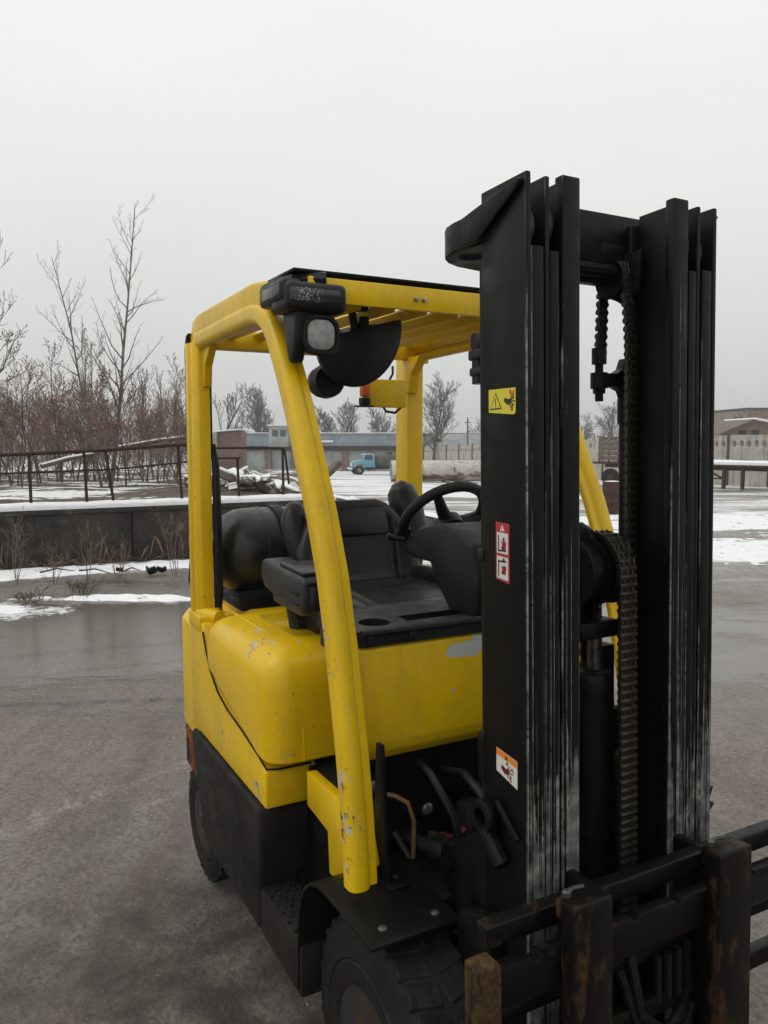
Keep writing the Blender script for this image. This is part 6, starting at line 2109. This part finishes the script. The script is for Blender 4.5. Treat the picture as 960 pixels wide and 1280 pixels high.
# dark rubbish capped with snow near the wall
for i, (px, d, s_) in enumerate(((186, 10.2, 0.12), (199, 10.3, 0.09), (146, 10.3, 0.07))):
    p = foot(px, d, 0.05)
    o = empty('dumped_stone', p, None, False)
    tag(o, ('dark lump of rubbish with snow on top at the foot of the wall', 'smaller dark stone beside the snow-capped lump', 'small dark stone in the snow bank below the slim trees')[i], 'stone')
    b = MB()
    b.box((0, 0, s_ * 0.2), (s_ * 1.3, s_, s_ * 0.8), s_ * 0.22, 2, (0.3, 0.2, 0.6 * i))
    q = b.build('lump', M['grease'], None)
    q.parent = o
    b = MB()
    b.box((0, 0, s_ * 0.60), (s_ * 1.0, s_ * 0.8, s_ * 0.25), s_ * 0.10, 3, (0.2, 0.15, 0.6 * i))
    q = b.build('snow', M['snow'], None, 60)
    q.parent = o
# sticks lying on the snow bank
for i, (pa_, pb2, d) in enumerate((((45, 9.75), (88, 9.95), 0), ((95, 9.9), (135, 9.75), 0), ((150, 9.85), (172, 10.0), 0))):
    b = MB()
    a, c_ = foot(*pa_, 0.10), foot(*pb2, 0.09)
    b.tube([a, (a + c_) / 2 + Vector((0, 0, 0.04)), c_], [0.012, 0.010, 0.005], 5)
    tag(b.build('fallen_branch', M['bark'], None), ('fallen branch on the snow bank near the left edge', 'fallen branch on the snow below the leaning slim tree', 'short fallen branch beside the snow-capped rubbish')[i], 'branch')

b = MB()
rr2 = random.Random(31)
for q in range(900):
    y = rr2.uniform(-6.0, 3.6)
    dx = abs(rr2.gauss(0, 0.16)) + 0.02
    p = Vector((WALL_X + dx, y, ground_z(WALL_X, y) + 0.01))
    if noise.noise(Vector((y * 1.1, 3, 0))) < rr2.uniform(-0.6, 0.6):
        continue
    a = rr2.uniform(0, 6.28)
    flat = rr2.random() < 0.45
    h = rr2.uniform(0.03, 0.10) if flat else rr2.uniform(0.10, 0.42)
    l = Vector((math.cos(a), math.sin(a), 0)) * (rr2.uniform(0.10, 0.30) if flat else rr2.uniform(0.02, 0.15))
    wv = Vector((-math.sin(a), math.cos(a), 0)) * 0.003
    b.add([p - wv, p + wv, p + l * 0.5 + Vector((0, 0, h * 0.75)) + wv * 0.7, p + l + Vector((0, 0, h))], [(0, 1, 2), (0, 2, 3)])
tag(b.build('dry_stalks', simple('dry_stalks', (0.16, 0.105, 0.062), 0.85, 0, 0.5, 3), None, 0), 'dry brown stalks and litter along the foot of the concrete wall', 'dry grass', None, 'stuff')

b = MB()
rr2 = random.Random(52)
for q in range(2200):
    uu = 2.2 + 6.0 * rr2.random() ** 1.5
    ww = rr2.uniform(-0.62, 0.55) * uu
    p = uw(uu, ww)
    if noise.noise(Vector((uu * 1.7, ww * 1.7, 9.0))) + 0.6 * noise.noise(Vector((uu * 6, ww * 6, 2.0))) < rr2.uniform(0.0, 0.6):
        continue
    r_ = 0.0018 + 0.0045 * rr2.random() ** 4
    st = [Vector((rr2.gauss(0, 1), rr2.gauss(0, 1), rr2.gauss(0, 0.6))).normalized() * r_ * rr2.uniform(0.7, 1.3) for _ in range(6)]
    c_ = p + Vector((0, 0, -0.010 + r_ * 0.3))
    vv = [c_ + Vector((r_, 0, 0)) + st[0] * 0.3, c_ + Vector((0, r_, 0)) + st[1] * 0.3, c_ + Vector((-r_, 0, 0)) + st[2] * 0.3, c_ + Vector((0, -r_, 0)) + st[3] * 0.3, c_ + Vector((0, 0, r_ * 0.8)) + st[4] * 0.2, c_ + Vector((0, 0, -r_))]
    b.add(vv, [(0, 1, 4), (1, 2, 4), (2, 3, 4), (3, 0, 4), (1, 0, 5), (2, 1, 5), (3, 2, 5), (0, 3, 5)])
k = NT('grit')
k.col(k.mix(k.step(k.noise(k.world(), 9, 2), 0.35, 0.65), (0.07, 0.06, 0.05), (0.34, 0.32, 0.29)))
k.rough(0.6)
tag(b.build('gravel', k.mat, None, 0), 'fine grit scattered over the wet yard', 'grit', None, 'stuff')

# ---- damp winter air
b = MB()
c = uw(120, 0)
hb = MB().span((-330, -330, -9.0), (330, 330, 16.0))
hz = hb.build('haze', None, None, 0)
hm = bpy.data.materials.new('winter_haze')
hm.use_nodes = True
hm.node_tree.nodes.clear()
ho = hm.node_tree.nodes.new('ShaderNodeOutputMaterial')
hv = hm.node_tree.nodes.new('ShaderNodeVolumePrincipled')
hv.inputs['Color'].default_value = (0.92, 0.93, 0.94, 1)
hv.inputs['Density'].default_value = 0.0013
hm.node_tree.links.new(hv.outputs[0], ho.inputs['Volume'])
hz.data.materials.append(hm)
hz.location = (c.x, c.y, 0)
tag(hz, 'thin winter haze over the yard', None, None, 'stuff')
